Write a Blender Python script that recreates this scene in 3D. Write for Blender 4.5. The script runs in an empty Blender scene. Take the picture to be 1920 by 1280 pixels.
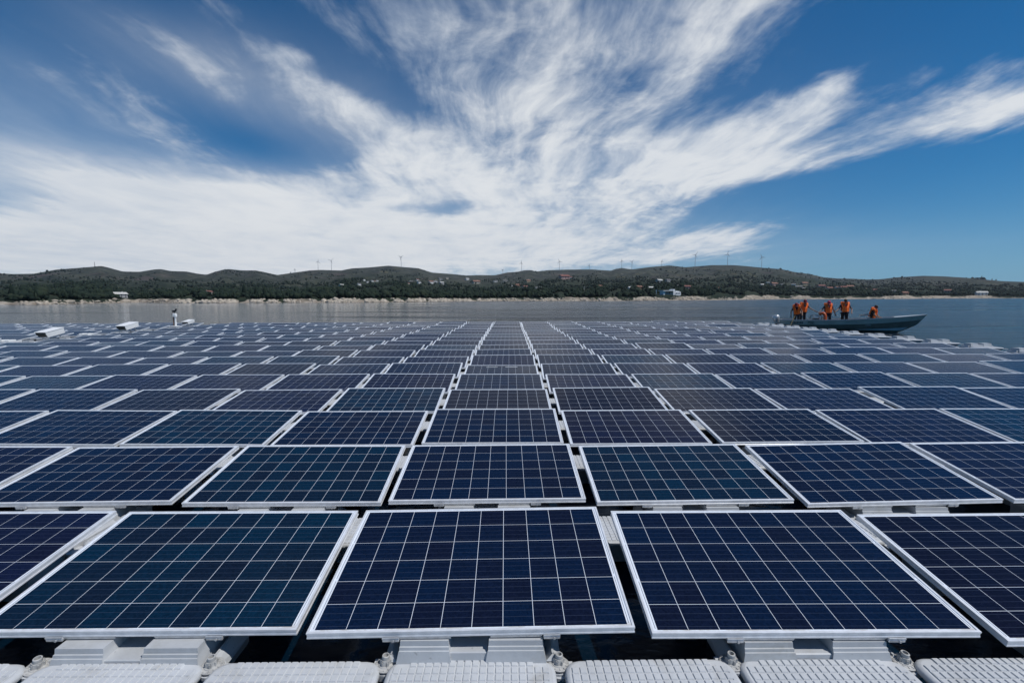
import bpy, bmesh, math, random
import numpy as np
from mathutils import Vector, Matrix, Euler

R = math.radians
random.seed(7)
rng = np.random.default_rng(7)
scene = bpy.context.scene
col = scene.collection

# ---------------------------------------------------------------- camera, sky, sun, exposure
F_PX = 829.68                     # focal length in pixels of a 1920 px wide frame
PITCH, ROLL, YAW = 0.0966, 0.0033, 0.0038
CAM = Vector((0.198, 0.0, 2.03))
cam_data = bpy.data.cameras.new('camera')
cam_data.sensor_width = 36.0
cam_data.lens = F_PX / 1920 * 36.0
cam_data.clip_start = 0.05
cam_data.clip_end = 30000
cam = bpy.data.objects.new('camera', cam_data)
col.objects.link(cam)
fwd = Vector((math.sin(YAW), math.cos(YAW), 0)); rgt = Vector((math.cos(YAW), -math.sin(YAW), 0)); upz = Vector((0, 0, 1))
d_ax = math.cos(PITCH) * fwd - math.sin(PITCH) * upz
u_ax = math.sin(PITCH) * fwd + math.cos(PITCH) * upz
r_ax = math.cos(ROLL) * rgt - math.sin(ROLL) * u_ax
u_ax = math.sin(ROLL) * rgt + math.cos(ROLL) * u_ax
M = Matrix.Identity(4)
for i in range(3):
    M[i][0], M[i][1], M[i][2], M[i][3] = r_ax[i], u_ax[i], -d_ax[i], CAM[i]
cam.matrix_world = M
scene.camera = cam

def ray(px, py):                  # direction in the world of a pixel of the photograph
    return (r_ax * ((px - 960) / F_PX) - u_ax * ((py - 640) / F_PX) + d_ax)

def azel(px, py):                 # azimuth from +y towards +x, and slope z / horizontal distance
    r = ray(px, py)
    return math.atan2(r.x, r.y), r.z / math.hypot(r.x, r.y)

scene.view_settings.view_transform = 'Standard'
scene.view_settings.look = 'None'
scene.view_settings.gamma = 1.0
scene.view_settings.exposure = 0.0
scene.view_settings.use_curve_mapping = False
scene.cycles.use_denoising = True
scene.cycles.max_bounces = 6
scene.cycles.caustics_reflective = False
scene.cycles.caustics_refractive = False
scene.cycles.sample_clamp_indirect = 4.0

SUN_EL, SUN_AZ = R(57), R(113)    # azimuth clockwise from +y (the way the camera looks)
sun_dir = Vector((math.sin(SUN_AZ) * math.cos(SUN_EL), math.cos(SUN_AZ) * math.cos(SUN_EL), math.sin(SUN_EL)))
sun_data = bpy.data.lights.new('sun', 'SUN')
sun_data.energy = 3.6
sun_data.angle = R(0.53)
sun_data.color = (1.0, 0.972, 0.935)
sun = bpy.data.objects.new('sun', sun_data)
sun.rotation_euler = (-sun_dir).to_track_quat('-Z', 'Y').to_euler()
col.objects.link(sun)

world = bpy.data.worlds.new('World')
scene.world = world
world.use_nodes = True
wt = world.node_tree
for n in list(wt.nodes):
    wt.nodes.remove(n)

class NT:
    """small helper for node trees"""
    def __init__(self, tree): self.t = tree
    def node(self, kind, **kw):
        n = self.t.nodes.new(kind)
        for k, v in kw.items(): setattr(n, k, v)
        return n
    def link(self, a, b): self.t.links.new(a, b)
    def put(self, sock, v):
        if isinstance(v, bpy.types.NodeSocket): self.t.links.new(v, sock)
        elif v is not None: sock.default_value = v
    def math(self, op, a, b=None, c=None, clamp=False):
        n = self.node('ShaderNodeMath', operation=op, use_clamp=clamp)
        for i, v in enumerate((a, b, c)): self.put(n.inputs[i], v)
        return n.outputs[0]
    def vec(self, x, y, z=0.0):
        n = self.node('ShaderNodeCombineXYZ')
        for i, v in enumerate((x, y, z)): self.put(n.inputs[i], v)
        return n.outputs[0]
    def noise(self, vec, scale, detail=4, rough=.55, dist=0.0, dims='3D', lac=2.0):
        n = self.node('ShaderNodeTexNoise', noise_dimensions=dims)
        self.put(n.inputs['Vector'], vec)
        n.inputs['Scale'].default_value = scale; n.inputs['Detail'].default_value = detail
        n.inputs['Roughness'].default_value = rough; n.inputs['Distortion'].default_value = dist
        n.inputs['Lacunarity'].default_value = lac
        return n.outputs[0]
    def ramp(self, v, a, b, smooth=True):
        n = self.node('ShaderNodeMapRange', interpolation_type='SMOOTHSTEP' if smooth else 'LINEAR')
        self.put(n.inputs[0], v); self.put(n.inputs[1], a); self.put(n.inputs[2], b)
        return n.outputs[0]
    def mix(self, f, a, b, mode='MIX'):
        n = self.node('ShaderNodeMix', data_type='RGBA', blend_type=mode)
        self.put(n.inputs[0], f)
        for s, v in ((n.inputs[6], a), (n.inputs[7], b)):
            if isinstance(v, (tuple, list)) and len(v) == 3: v = (*v, 1)
            self.put(s, v)
        return n.outputs[2]

def build_sky():
    W = NT(wt)
    out = W.node('ShaderNodeOutputWorld'); bg = W.node('ShaderNodeBackground')
    STR = 0.1
    bg.inputs['Strength'].default_value = STR
    sky = W.node('ShaderNodeTexSky', sky_type='NISHITA')
    sky.sun_disc = False
    sky.sun_elevation = SUN_EL; sky.sun_rotation = SUN_AZ
    sky.altitude = 600; sky.air_density = 1.0; sky.dust_density = 0.0; sky.ozone_density = 3.0
    hs = W.node('ShaderNodeHueSaturation')
    hs.inputs['Saturation'].default_value = 1.18; hs.inputs['Value'].default_value = 0.68
    W.link(W.mix(1.0, sky.outputs[0], (.44, .83, 1.06), 'MULTIPLY'), hs.inputs['Color'])
    tc = W.node('ShaderNodeTexCoord'); sp = W.node('ShaderNodeSeparateXYZ')
    W.link(tc.outputs['Generated'], sp.inputs[0])
    x, y, z = sp.outputs
    zp = W.math('MAXIMUM', z, 0.0)
    # the cloud sheet, seen in perspective: coordinates on a plane overhead
    zc = W.math('ADD', zp, 0.10)
    u0 = W.math('DIVIDE', x, zc); v0 = W.math('DIVIDE', y, zc)
    a = R(-5.0)
    u = W.math('ADD', W.math('MULTIPLY', u0, math.cos(a)), W.math('MULTIPLY', v0, -math.sin(a)))
    v = W.math('ADD', W.math('MULTIPLY', u0, math.sin(a)), W.math('MULTIPLY', v0, math.cos(a)))
    warp = W.noise(W.vec(u, v, 3.1), 0.8, 3, .5)
    warp2 = W.noise(W.vec(u, v, 9.7), 0.8, 3, .5)
    uw = W.math('ADD', u, W.math('MULTIPLY', W.math('SUBTRACT', warp, .5), .55))
    vw = W.math('ADD', v, W.math('MULTIPLY', W.math('SUBTRACT', warp2, .5), .9))
    n1 = W.noise(W.vec(uw, W.math('MULTIPLY', vw, .34), 0), 1.5, 6, .55)          # broad streaks
    n2 = W.noise(W.vec(uw, W.math('MULTIPLY', vw, .17), 5), 6.0, 6, .60)          # combed-out filaments
    n3 = W.noise(W.vec(uw, W.math('MULTIPLY', vw, .80), 11), 3.4, 9, .62, .12)     # curdled patches
    n4 = W.noise(W.vec(uw, W.math('MULTIPLY', vw, .55), 17), 11.0, 6, .62, .25)
    # where the banks and gaps of the cloud sheet lie (direction space, both halves of the sky)
    ya = W.math('MAXIMUM', W.math('ABSOLUTE', y), 0.06)
    gx = W.math('DIVIDE', x, ya); gy = W.math('DIVIDE', zp, ya)
    def blobs(BL, tot):
        for (px, py, sx, sy, ang, wgt) in BL:
            r = ray(px, py); cx, cy = r.x / r.y, r.z / r.y
            c, s = math.cos(R(ang)), math.sin(R(ang)); sx /= F_PX; sy /= F_PX
            A = W.math('MULTIPLY_ADD', gx, c / sx, W.math('MULTIPLY_ADD', gy, s / sx, -(cx * c + cy * s) / sx))
            B = W.math('MULTIPLY_ADD', gx, -s / sy, W.math('MULTIPLY_ADD', gy, c / sy, -(-cx * s + cy * c) / sy))
            e = W.math('MULTIPLY_ADD', A, A, W.math('MULTIPLY', B, B))
            g = W.math('POWER', 2.718, W.math('MULTIPLY', e, -0.72))
            tot = W.math('MULTIPLY_ADD', g, wgt, tot)
        return tot
    tot = blobs([(150, 455, 460, 62, 0, .50), (560, 430, 300, 80, 2, .62),
          (770, 285, 110, 36, 8, .50), (860, 340, 250, 52, 6, .50), (1120, 345, 280, 52, 17, .70), (1390, 270, 190, 46, 27, .66),
          (1525, 180, 70, 22, 38, .52), (1640, 258, 240, 26, 15, .50), (1890, 205, 170, 36, 15, .70),
          (1700, 190, 300, 42, 16, .38), (1480, 315, 130, 20, 6, .42),
          (1370, 442, 120, 20, 11, .85), (1080, 480, 300, 24, 2, .50), (1250, 470, 160, 14, 4, .3), (1040, 440, 360, 36, 3, .52), (700, 478, 500, 28, 0, .45),
          (760, 50, 260, 85, -25, .38), (1000, 130, 340, 130, 10, .36), (1320, 110, 250, 90, 36, .42), (1080, 0, 460, 80, 0, .22),
          (620, 175, 130, 24, -28, .50), (570, 105, 70, 16, -8, .40), (430, 30, 90, 30, -40, .26), (250, 230, 260, 34, -20, .30), (380, 120, 200, 30, -24, .26), (120, 120, 200, 40, -25, .20), (900, 215, 180, 40, 0, .22),
          (836, 394, 56, 14, 2, -.85), (520, 285, 150, 36, -10, -.30), (720, 165, 110, 24, -28, -.38),
          (440, 60, 110, 70, -35, -.25), (1560, 400, 250, 45, 8, -.35), (1720, 60, 230, 75, 20, -.22),
          (1800, 420, 350, 90, 0, -.4), (1050, 395, 180, 16, 6, .16)], 0.0)
    tot = W.math('MINIMUM', tot, .92)
    dens = tot
    for n, amp in ((n1, .80), (n2, .95), (n3, 1.10), (n4, .60)):
        dens = W.math('ADD', dens, W.math('MULTIPLY', W.math('SUBTRACT', n, .5), amp))
    cover = W.math('MULTIPLY', W.ramp(dens, .20, 1.12), .95)
    # thin smooth veils, thickening into the pale bank low on the left
    veil = blobs([(120, 465, 640, 72, 0, .95), (560, 440, 420, 66, 2, .60), (40, 310, 300, 74, -18, .50), (360, 350, 280, 36, -4, .42),
                  (120, 190, 300, 60, -24, .20), (330, 130, 260, 50, -25, .13), (640, 230, 260, 60, -25, .26), (900, 470, 500, 40, 0, .30),
                  (1000, 330, 420, 80, 10, .14), (900, 110, 420, 110, 0, .08), (490, 275, 150, 50, -12, -.10), (836, 394, 56, 14, 2, -.5)], 0.0)
    tex = W.math('ADD', W.math('MULTIPLY', n1, .9), W.math('ADD', W.math('MULTIPLY', n2, .8), W.math('MULTIPLY', n3, .6)))
    veil = W.math('MULTIPLY', veil, W.math('MULTIPLY_ADD', tex, 1.0, -.13))
    veil = W.math('MINIMUM', W.math('MAXIMUM', veil, 0.0), .93)
    cover = W.math('SUBTRACT', 1.0, W.math('MULTIPLY', W.math('SUBTRACT', 1.0, cover), W.math('SUBTRACT', 1.0, veil)))
    shade = W.ramp(W.math('ADD', W.math('MULTIPLY', n3, .45), W.math('MULTIPLY', W.math('ADD', n1, cover), .3)), .38, .78)
    cloud = W.mix(shade, (.56 / STR, .625 / STR, .715 / STR), (.78 / STR, .805 / STR, .83 / STR))
    # pale blue of the thick air low down
    low = W.math('POWER', 2.718, W.math('MULTIPLY', zp, -11.0))
    blue = W.mix(W.math('MULTIPLY', low, .8), hs.outputs[0], (.150 / STR, .305 / STR, .51 / STR))
    cover = W.math('MULTIPLY', cover, W.ramp(y, -.75, .15))                     # the sheet thins out behind
    colr = W.mix(cover, blue, cloud)
    W.link(colr, bg.inputs['Color']); W.link(bg.outputs[0], out.inputs['Surface'])
build_sky()

# ---------------------------------------------------------------- helpers
def tag(o, label=None, cat=None, group=None, kind=None):
    if label: o['label'] = label
    if cat: o['category'] = cat
    if group: o['group'] = group
    if kind: o['kind'] = kind
    return o

def link(o, parent=None):
    col.objects.link(o)
    if parent is not None: o.parent = parent
    return o

def empty(name, loc=(0, 0, 0), rot=(0, 0, 0), parent=None):
    o = bpy.data.objects.new(name, None)
    o.empty_display_size = .1
    o.location = loc; o.rotation_euler = rot
    return link(o, parent)

class MB:
    """collects shapes and links them as one mesh object"""
    def __init__(self): self.v = []; self.f = []; self.m = []; self.sm = []
    def add(self, vs, fs, mi=0, smooth=False, mat=None):
        b = len(self.v)
        self.v += [tuple(mat @ Vector(p)) for p in vs] if mat is not None else [tuple(p) for p in vs]
        self.f += [tuple(b + i for i in f) for f in fs]
        self.m += [mi] * len(fs); self.sm += [smooth] * len(fs)
    def box(self, x0, x1, y0, y1, z0, z1, mi=0, mat=None, bev=0.0):
        if bev > 0:
            b = bev; vs = []
            # chamfered box: 24 points
            X, Y, Z = (x0, x1), (y0, y1), (z0, z1)
            idx = {}
            for i in (0, 1):
                for j in (0, 1):
                    for k in (0, 1):
                        sx, sy, sz = (1, -1)[i], (1, -1)[j], (1, -1)[k]
                        for ax in range(3):
                            p = [X[i] + sx * b, Y[j] + sy * b, Z[k] + sz * b]; p[ax] = (X[i], Y[j], Z[k])[ax]
                            idx[(i, j, k, ax)] = len(vs); vs.append(p)
            fs = []
            for i in (0, 1): fs.append([idx[(i, *q, 0)] for q in ((0, 0), (1, 0), (1, 1), (0, 1))][:: (-1 if i == 0 else 1)])
            for j in (0, 1): fs.append([idx[(q[0], j, q[1], 1)] for q in ((0, 0), (0, 1), (1, 1), (1, 0))][:: (-1 if j == 0 else 1)])
            for k in (0, 1): fs.append([idx[(*q, k, 2)] for q in ((0, 0), (1, 0), (1, 1), (0, 1))][:: (-1 if k == 0 else 1)])
            for i in (0, 1):
                for j in (0, 1):
                    f = [idx[(i, j, 0, 0)], idx[(i, j, 1, 0)], idx[(i, j, 1, 1)], idx[(i, j, 0, 1)]]
                    fs.append(f if (i + j) % 2 else f[::-1])
            for i in (0, 1):
                for k in (0, 1):
                    f = [idx[(i, 0, k, 0)], idx[(i, 1, k, 0)], idx[(i, 1, k, 2)], idx[(i, 0, k, 2)]]
                    fs.append(f[::-1] if (i + k) % 2 else f)
            for j in (0, 1):
                for k in (0, 1):
                    f = [idx[(0, j, k, 1)], idx[(1, j, k, 1)], idx[(1, j, k, 2)], idx[(0, j, k, 2)]]
                    fs.append(f if (j + k) % 2 else f[::-1])
            for i in (0, 1):
                for j in (0, 1):
                    for k in (0, 1):
                        f = [idx[(i, j, k, 0)], idx[(i, j, k, 1)], idx[(i, j, k, 2)]]
                        fs.append(f if (i + j + k) % 2 == 1 else f[::-1])
            self.add(vs, fs, mi, False, mat)
            return
        vs = [(x, y, z) for z in (z0, z1) for y in (y0, y1) for x in (x0, x1)]
        fs = [(0, 2, 3, 1), (4, 5, 7, 6), (0, 1, 5, 4), (2, 6, 7, 3), (0, 4, 6, 2), (1, 3, 7, 5)]
        self.add(vs, fs, mi, False, mat)
    def cyl(self, p0, p1, r0, r1=None, n=12, mi=0, caps=True, smooth=True):
        p0, p1 = Vector(p0), Vector(p1); r1 = r0 if r1 is None else r1
        d = (p1 - p0).normalized(); a = d.orthogonal().normalized(); b = d.cross(a)
        vs = [p0 + (a * math.cos(t) + b * math.sin(t)) * r0 for t in [2 * math.pi * i / n for i in range(n)]]
        vs += [p1 + (a * math.cos(t) + b * math.sin(t)) * r1 for t in [2 * math.pi * i / n for i in range(n)]]
        self.add(vs, [(i, (i + 1) % n, n + (i + 1) % n, n + i) for i in range(n)], mi, smooth)
        if caps: self.add(vs, [tuple(range(n))[::-1], tuple(range(n, 2 * n))], mi)
    def tube(self, pts, r, n=8, mi=0, caps=True):
        pts = [Vector(p) for p in pts]; rings = []
        rs = r if isinstance(r, (list, tuple)) else [r] * len(pts)
        up = Vector((0.13, .21, .97)).normalized(); vs = []
        for i, p in enumerate(pts):
            d = (pts[min(i + 1, len(pts) - 1)] - pts[max(i - 1, 0)]).normalized()
            a = d.cross(up)
            a = a.normalized() if a.length > .05 else d.orthogonal().normalized()
            b = d.cross(a)
            for k in range(n):
                t = 2 * math.pi * k / n; vs.append(p + (a * math.cos(t) + b * math.sin(t)) * rs[i])
        fs = []
        for i in range(len(pts) - 1):
            for k in range(n): fs.append((i * n + k, (i + 1) * n + k, (i + 1) * n + (k + 1) % n, i * n + (k + 1) % n))
        self.add(vs, fs, mi, True)
        if caps: self.add(vs, [tuple(range(n)), tuple(range((len(pts) - 1) * n, len(pts) * n))[::-1]], mi)
    def loft(self, rings, mi=0, closed=True, smooth=True, caps=True):
        n = len(rings[0]); vs = [p for r in rings for p in r]; fs = []
        for i in range(len(rings) - 1):
            for k in range(n if closed else n - 1):
                fs.append((i * n + k, i * n + (k + 1) % n, (i + 1) * n + (k + 1) % n, (i + 1) * n + k))
        self.add(vs, fs, mi, smooth)
        if caps and closed: self.add(vs, [tuple(range(n))[::-1], tuple(range((len(rings) - 1) * n, len(rings) * n))], mi)
    def mesh(self, name, mats):
        me = bpy.data.meshes.new(name)
        me.from_pydata(self.v, [], self.f)
        for m in (mats if isinstance(mats, (list, tuple)) else [mats]): me.materials.append(m)
        me.polygons.foreach_set('material_index', self.m)
        me.polygons.foreach_set('use_smooth', self.sm)
        me.update()
        return me
    def build(self, name, mats, parent=None, loc=(0, 0, 0), rot=(0, 0, 0), fix=True):
        me = self.mesh(name, mats)
        if fix:
            bm = bmesh.new(); bm.from_mesh(me); bmesh.ops.recalc_face_normals(bm, faces=bm.faces); bm.to_mesh(me); bm.free()
        o = bpy.data.objects.new(name, me); o.location = loc; o.rotation_euler = rot
        return link(o, parent)

def use(name, me, parent=None, loc=(0, 0, 0), rot=(0, 0, 0)):
    o = bpy.data.objects.new(name, me); o.location = loc; o.rotation_euler = rot
    return link(o, parent)

def copy_tree(o, parent=None):
    c = o.copy(); col.objects.link(c)
    if parent is not None: c.parent = parent
    for ch in o.children: copy_tree(ch, c)
    return c

MATS = {}
def mat(name, color, rough=.6, metal=0.0, spec=.5, coat=0.0, noise=None, bump=None, dirt=None):
    """plain procedural material: colour with soft noise variation (scale, amount) and a fine bump (scale, strength)"""
    if name in MATS: return MATS[name]
    m = bpy.data.materials.new(name); m.use_nodes = True
    T = NT(m.node_tree); b = m.node_tree.nodes['Principled BSDF']
    b.inputs['Roughness'].default_value = rough; b.inputs['Metallic'].default_value = metal
    b.inputs['Specular IOR Level'].default_value = spec; b.inputs['Coat Weight'].default_value = coat
    tc = T.node('ShaderNodeTexCoord')
    if noise:
        n = T.noise(tc.outputs['Object'], noise[0], 6, .6)
        dark = tuple(c * (1 - noise[1]) for c in color); lite = tuple(min(1, c * (1 + noise[1])) for c in color)
        c = T.mix(T.ramp(n, .3, .7), dark, lite)
        if dirt:                                 # dried silt, scuffs and algae; every object its own pattern
            oi = T.node('ShaderNodeObjectInfo'); g = T.node('ShaderNodeNewGeometry')
            k = T.noise(g.outputs['Position'], dirt[0], 7, .68, .6)
            c = T.mix(T.math('MULTIPLY', T.ramp(k, .50, .72), dirt[1]), c, dirt[2])
            k2 = T.noise(g.outputs['Position'], dirt[0] * 9, 4, .6)
            c = T.mix(T.math('MULTIPLY', T.ramp(k2, .66, .72), dirt[1] * .8), c, (.10, .10, .09))
            c = T.mix(T.math('MULTIPLY', oi.outputs['Random'], .10), c, (.36, .35, .33))
        T.link(c, b.inputs['Base Color'])
    else: b.inputs['Base Color'].default_value = (*color, 1)
    if bump:
        n = T.noise(tc.outputs['Object'], bump[0], 4, .6)
        bp = T.node('ShaderNodeBump'); bp.inputs['Strength'].default_value = bump[1]; bp.inputs['Distance'].default_value = .01
        T.link(n, bp.inputs['Height']); T.link(bp.outputs[0], b.inputs['Normal'])
    MATS[name] = m
    return m

ORD = ['zeroth', 'front', 'second', 'third', 'fourth', 'fifth', 'sixth', 'seventh', 'eighth', 'ninth', 'tenth', 'eleventh', 'twelfth',
       'thirteenth', 'fourteenth', 'fifteenth', 'sixteenth', 'seventeenth', 'eighteenth', 'nineteenth', 'twentieth', 'twenty-first', 'twenty-second']
ORDN = ['zeroth', 'first'] + ORD[2:]

# ---------------------------------------------------------------- water
def build_water():
    mb = MB(); n = 96; rad = [0.0, 3, 6, 12, 24, 48, 96, 200, 400, 800, 1600, 3400]
    vs = [(0, 0, 0)]
    for r in rad[1:]: vs += [(r * math.cos(2 * math.pi * i / n), r * math.sin(2 * math.pi * i / n), 0) for i in range(n)]
    fs = [(0, 1 + i, 1 + (i + 1) % n) for i in range(n)]
    for k in range(len(rad) - 2):
        for i in range(n):
            a, b = 1 + k * n, 1 + (k + 1) * n
            fs.append((a + i, b + i, b + (i + 1) % n, a + (i + 1) % n))
    mb.add(vs, fs)
    m = bpy.data.materials.new('lake_water'); m.use_nodes = True
    T = NT(m.node_tree); b = m.node_tree.nodes['Principled BSDF']
    b.inputs['Base Color'].default_value = (.0010, .0085, .0195, 1)
    b.inputs['IOR'].default_value = 1.333
    tc = T.node('ShaderNodeTexCoord'); sp = T.node('ShaderNodeSeparateXYZ'); T.link(tc.outputs['Object'], sp.inputs[0])
    x, y, _ = sp.outputs
    # long calm slicks lie across the view, most of them on the lee side to the left
    slick = T.noise(T.vec(T.math('MULTIPLY', x, .010), T.math('MULTIPLY', y, .055), 2), 1.0, 5, .6, .6)
    lee = T.ramp(T.math('ADD', x, T.math('MULTIPLY', y, .10)), 16, -35)
    calm = T.ramp(T.math('ADD', slick, T.math('MULTIPLY', lee, .24)), .47, .66)
    w1 = T.noise(T.vec(T.math('MULTIPLY', x, .75), T.math('MULTIPLY', y, 1.5), 0), 1.1, 4, .6, .3)
    w2 = T.noise(T.vec(T.math('MULTIPLY', x, 1.0), T.math('MULTIPLY', y, 1.6), 4), 5.5, 4, .6, .4)
    w3 = T.noise(T.vec(T.math('MULTIPLY', x, .12), T.math('MULTIPLY', y, .35), 8), 1.0, 3, .5)
    h = T.math('ADD', T.math('MULTIPLY', w1, .40), T.math('MULTIPLY', w2, .10))
    h = T.math('ADD', h, T.math('MULTIPLY', w3, .30))
    w4 = T.noise(T.vec(T.math('MULTIPLY', x, .30), T.math('MULTIPLY', y, .80), 13), 1.0, 4, .55, .5)
    h = T.math('ADD', h, T.math('MULTIPLY', w4, .75))
    h = T.math('MULTIPLY', h, T.math('MULTIPLY_ADD', calm, -.86, 1.0))
    # the raft shelters the water among its floats
    inx = T.math('MULTIPLY', T.ramp(x, 17.2, 16.6), T.ramp(x, -60, -58)); iny = T.ramp(y, 30.6, 29.6)
    h = T.math('MULTIPLY', h, T.math('MULTIPLY_ADD', T.math('MULTIPLY', inx, iny), -.93, 1.0))
    bp = T.node('ShaderNodeBump'); bp.inputs['Strength'].default_value = 1.0; bp.inputs['Distance'].default_value = 1.0
    T.link(h, bp.inputs['Height']); T.link(bp.outputs[0], b.inputs['Normal'])
    T.link(T.math('MULTIPLY_ADD', calm, -.15, .20), b.inputs['Roughness'])
    o = mb.build('water', m)
    tag(o, 'dark blue rippled reservoir water with calm pale slicks to the left', kind='structure')
build_water()

# ---------------------------------------------------------------- hills round the lake
RIDGE = 2600.0
SKY_PTS = [(-700, 520), (-500, 508), (-300, 512), (-150, 506), (0, 512.5), (25, 513.7), (62, 513.2), (75, 511), (105, 505.5), (150, 502), (175, 500),
           (190, 498.5), (205, 502), (230, 509), (262, 509.5), (290, 505), (302, 504.5), (320, 508), (350, 509), (370, 513), (387, 515), (402, 510),
           (420, 505), (430, 504.5), (455, 507), (480, 507), (495, 510), (520, 515.5), (545, 512), (580, 507), (600, 506), (640, 507), (660, 503),
           (690, 501.5), (728, 498), (755, 500.5), (785, 503), (810, 511), (845, 513.5), (875, 516.5), (900, 515.7), (928, 516), (950, 511),
           (970, 509.5), (985, 506.5), (997, 506.5), (1005, 509), (1030, 506.5), (1060, 505.5), (1110, 505), (1145, 507.5), (1155, 504), (1166, 502.3),
           (1177, 504), (1185, 505), (1220, 500.5), (1255, 497.5), (1285, 501), (1310, 499), (1335, 497), (1375, 497), (1400, 499), (1430, 502),
           (1465, 504.5), (1490, 510), (1520, 514), (1545, 520), (1570, 522), (1600, 522.5), (1625, 524), (1650, 523.5), (1680, 520), (1730, 517),
           (1770, 518), (1810, 520.5), (1840, 523.5), (1880, 527), (1920, 528.5), (2050, 531), (2200, 526), (2400, 520), (2700, 524)]
SHORE_PTS = [(-700, 568.5), (-300, 567.5), (0, 570.5), (60, 570.8), (120, 569.7), (200, 568), (260, 567), (330, 568), (420, 567.8), (480, 567.3), (600, 567),
             (700, 566.5), (800, 565.5), (880, 565), (960, 564.6), (1060, 564.4), (1160, 564.2), (1250, 563.4), (1330, 562.8), (1400, 561.8),
             (1440, 561.2), (1560, 560.8), (1650, 560.5), (1760, 559.6), (1920, 559.3), (2200, 559), (2700, 559)]
def table(pts):
    a = np.array([azel(*p) for p in pts]); o = np.argsort(a[:, 0])
    return a[o, 0], a[o, 1]
_ra, _re = table(SKY_PTS); _sa, _se = table(SHORE_PTS)
_noise_tab = rng.standard_normal((64, 64))
def vnoise(x, y):
    """smooth value noise for arrays"""
    xi, yi = np.floor(x).astype(int), np.floor(y).astype(int); fx, fy = x - xi, y - yi
    fx = fx * fx * (3 - 2 * fx); fy = fy * fy * (3 - 2 * fy); t = _noise_tab
    g = lambda i, j: t[(xi + i) % 64, (yi + j) % 64]
    return (g(0, 0) * (1 - fx) + g(1, 0) * fx) * (1 - fy) + (g(0, 1) * (1 - fx) + g(1, 1) * fx) * fy
def fbm(x, y, o=4):
    s, a = 0, 1.0
    for k in range(o): s = s + a * vnoise(x * 2 ** k + 7.3 * k, y * 2 ** k + 3.1 * k); a *= .5
    return s
def shore_r(th):
    e = np.interp(th, _sa, _se)
    return np.clip(CAM.z / np.maximum(-e, .0017), 200, 950)
def slope_at(th, r):
    """apparent slope of the ground at azimuth th and distance r: rises steadily from the shore to the ridge"""
    th = np.asarray(th, float); r = np.asarray(r, float)
    rs = shore_r(th); es = -CAM.z / rs
    er = np.interp(th, _ra, _re)
    s = np.clip((r - rs) / (RIDGE - rs), 0, 1)
    bank = np.clip((r - rs) / (rs * .05), 0, 1); bank = bank * bank * (3 - 2 * bank)
    g = .075 * bank + .925 * s ** .62
    n = fbm(th * 17, r / 420.0, 4) * .062 + fbm(th * 80 + 5, r / 120.0, 3) * .016
    g = g + n * np.clip(s * 14, 0, 1) * np.clip((1 - s) * 3, 0, 1)
    g = np.minimum(g, 1.0)
    return es + (er - es) * g
def ground_z(th, r):
    z = CAM.z + slope_at(th, r) * r
    over = np.maximum(np.asarray(r, float) - RIDGE, 0)
    return z - over * .22
def ground_at(px, py):
    """the place on the hills that shows at a pixel of the photograph"""
    th, e = azel(px, py); rr = np.concatenate([np.linspace(float(shore_r(th)) + 2, 1200, 500), np.linspace(1203, RIDGE, 600)])
    sl = slope_at(np.full_like(rr, th), rr); k = int(np.argmax(sl >= e)) if (sl >= e).any() else len(rr) - 1
    r = rr[k]
    return Vector((math.sin(th) * r, math.cos(th) * r, float(ground_z(th, r)))), r, th

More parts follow.
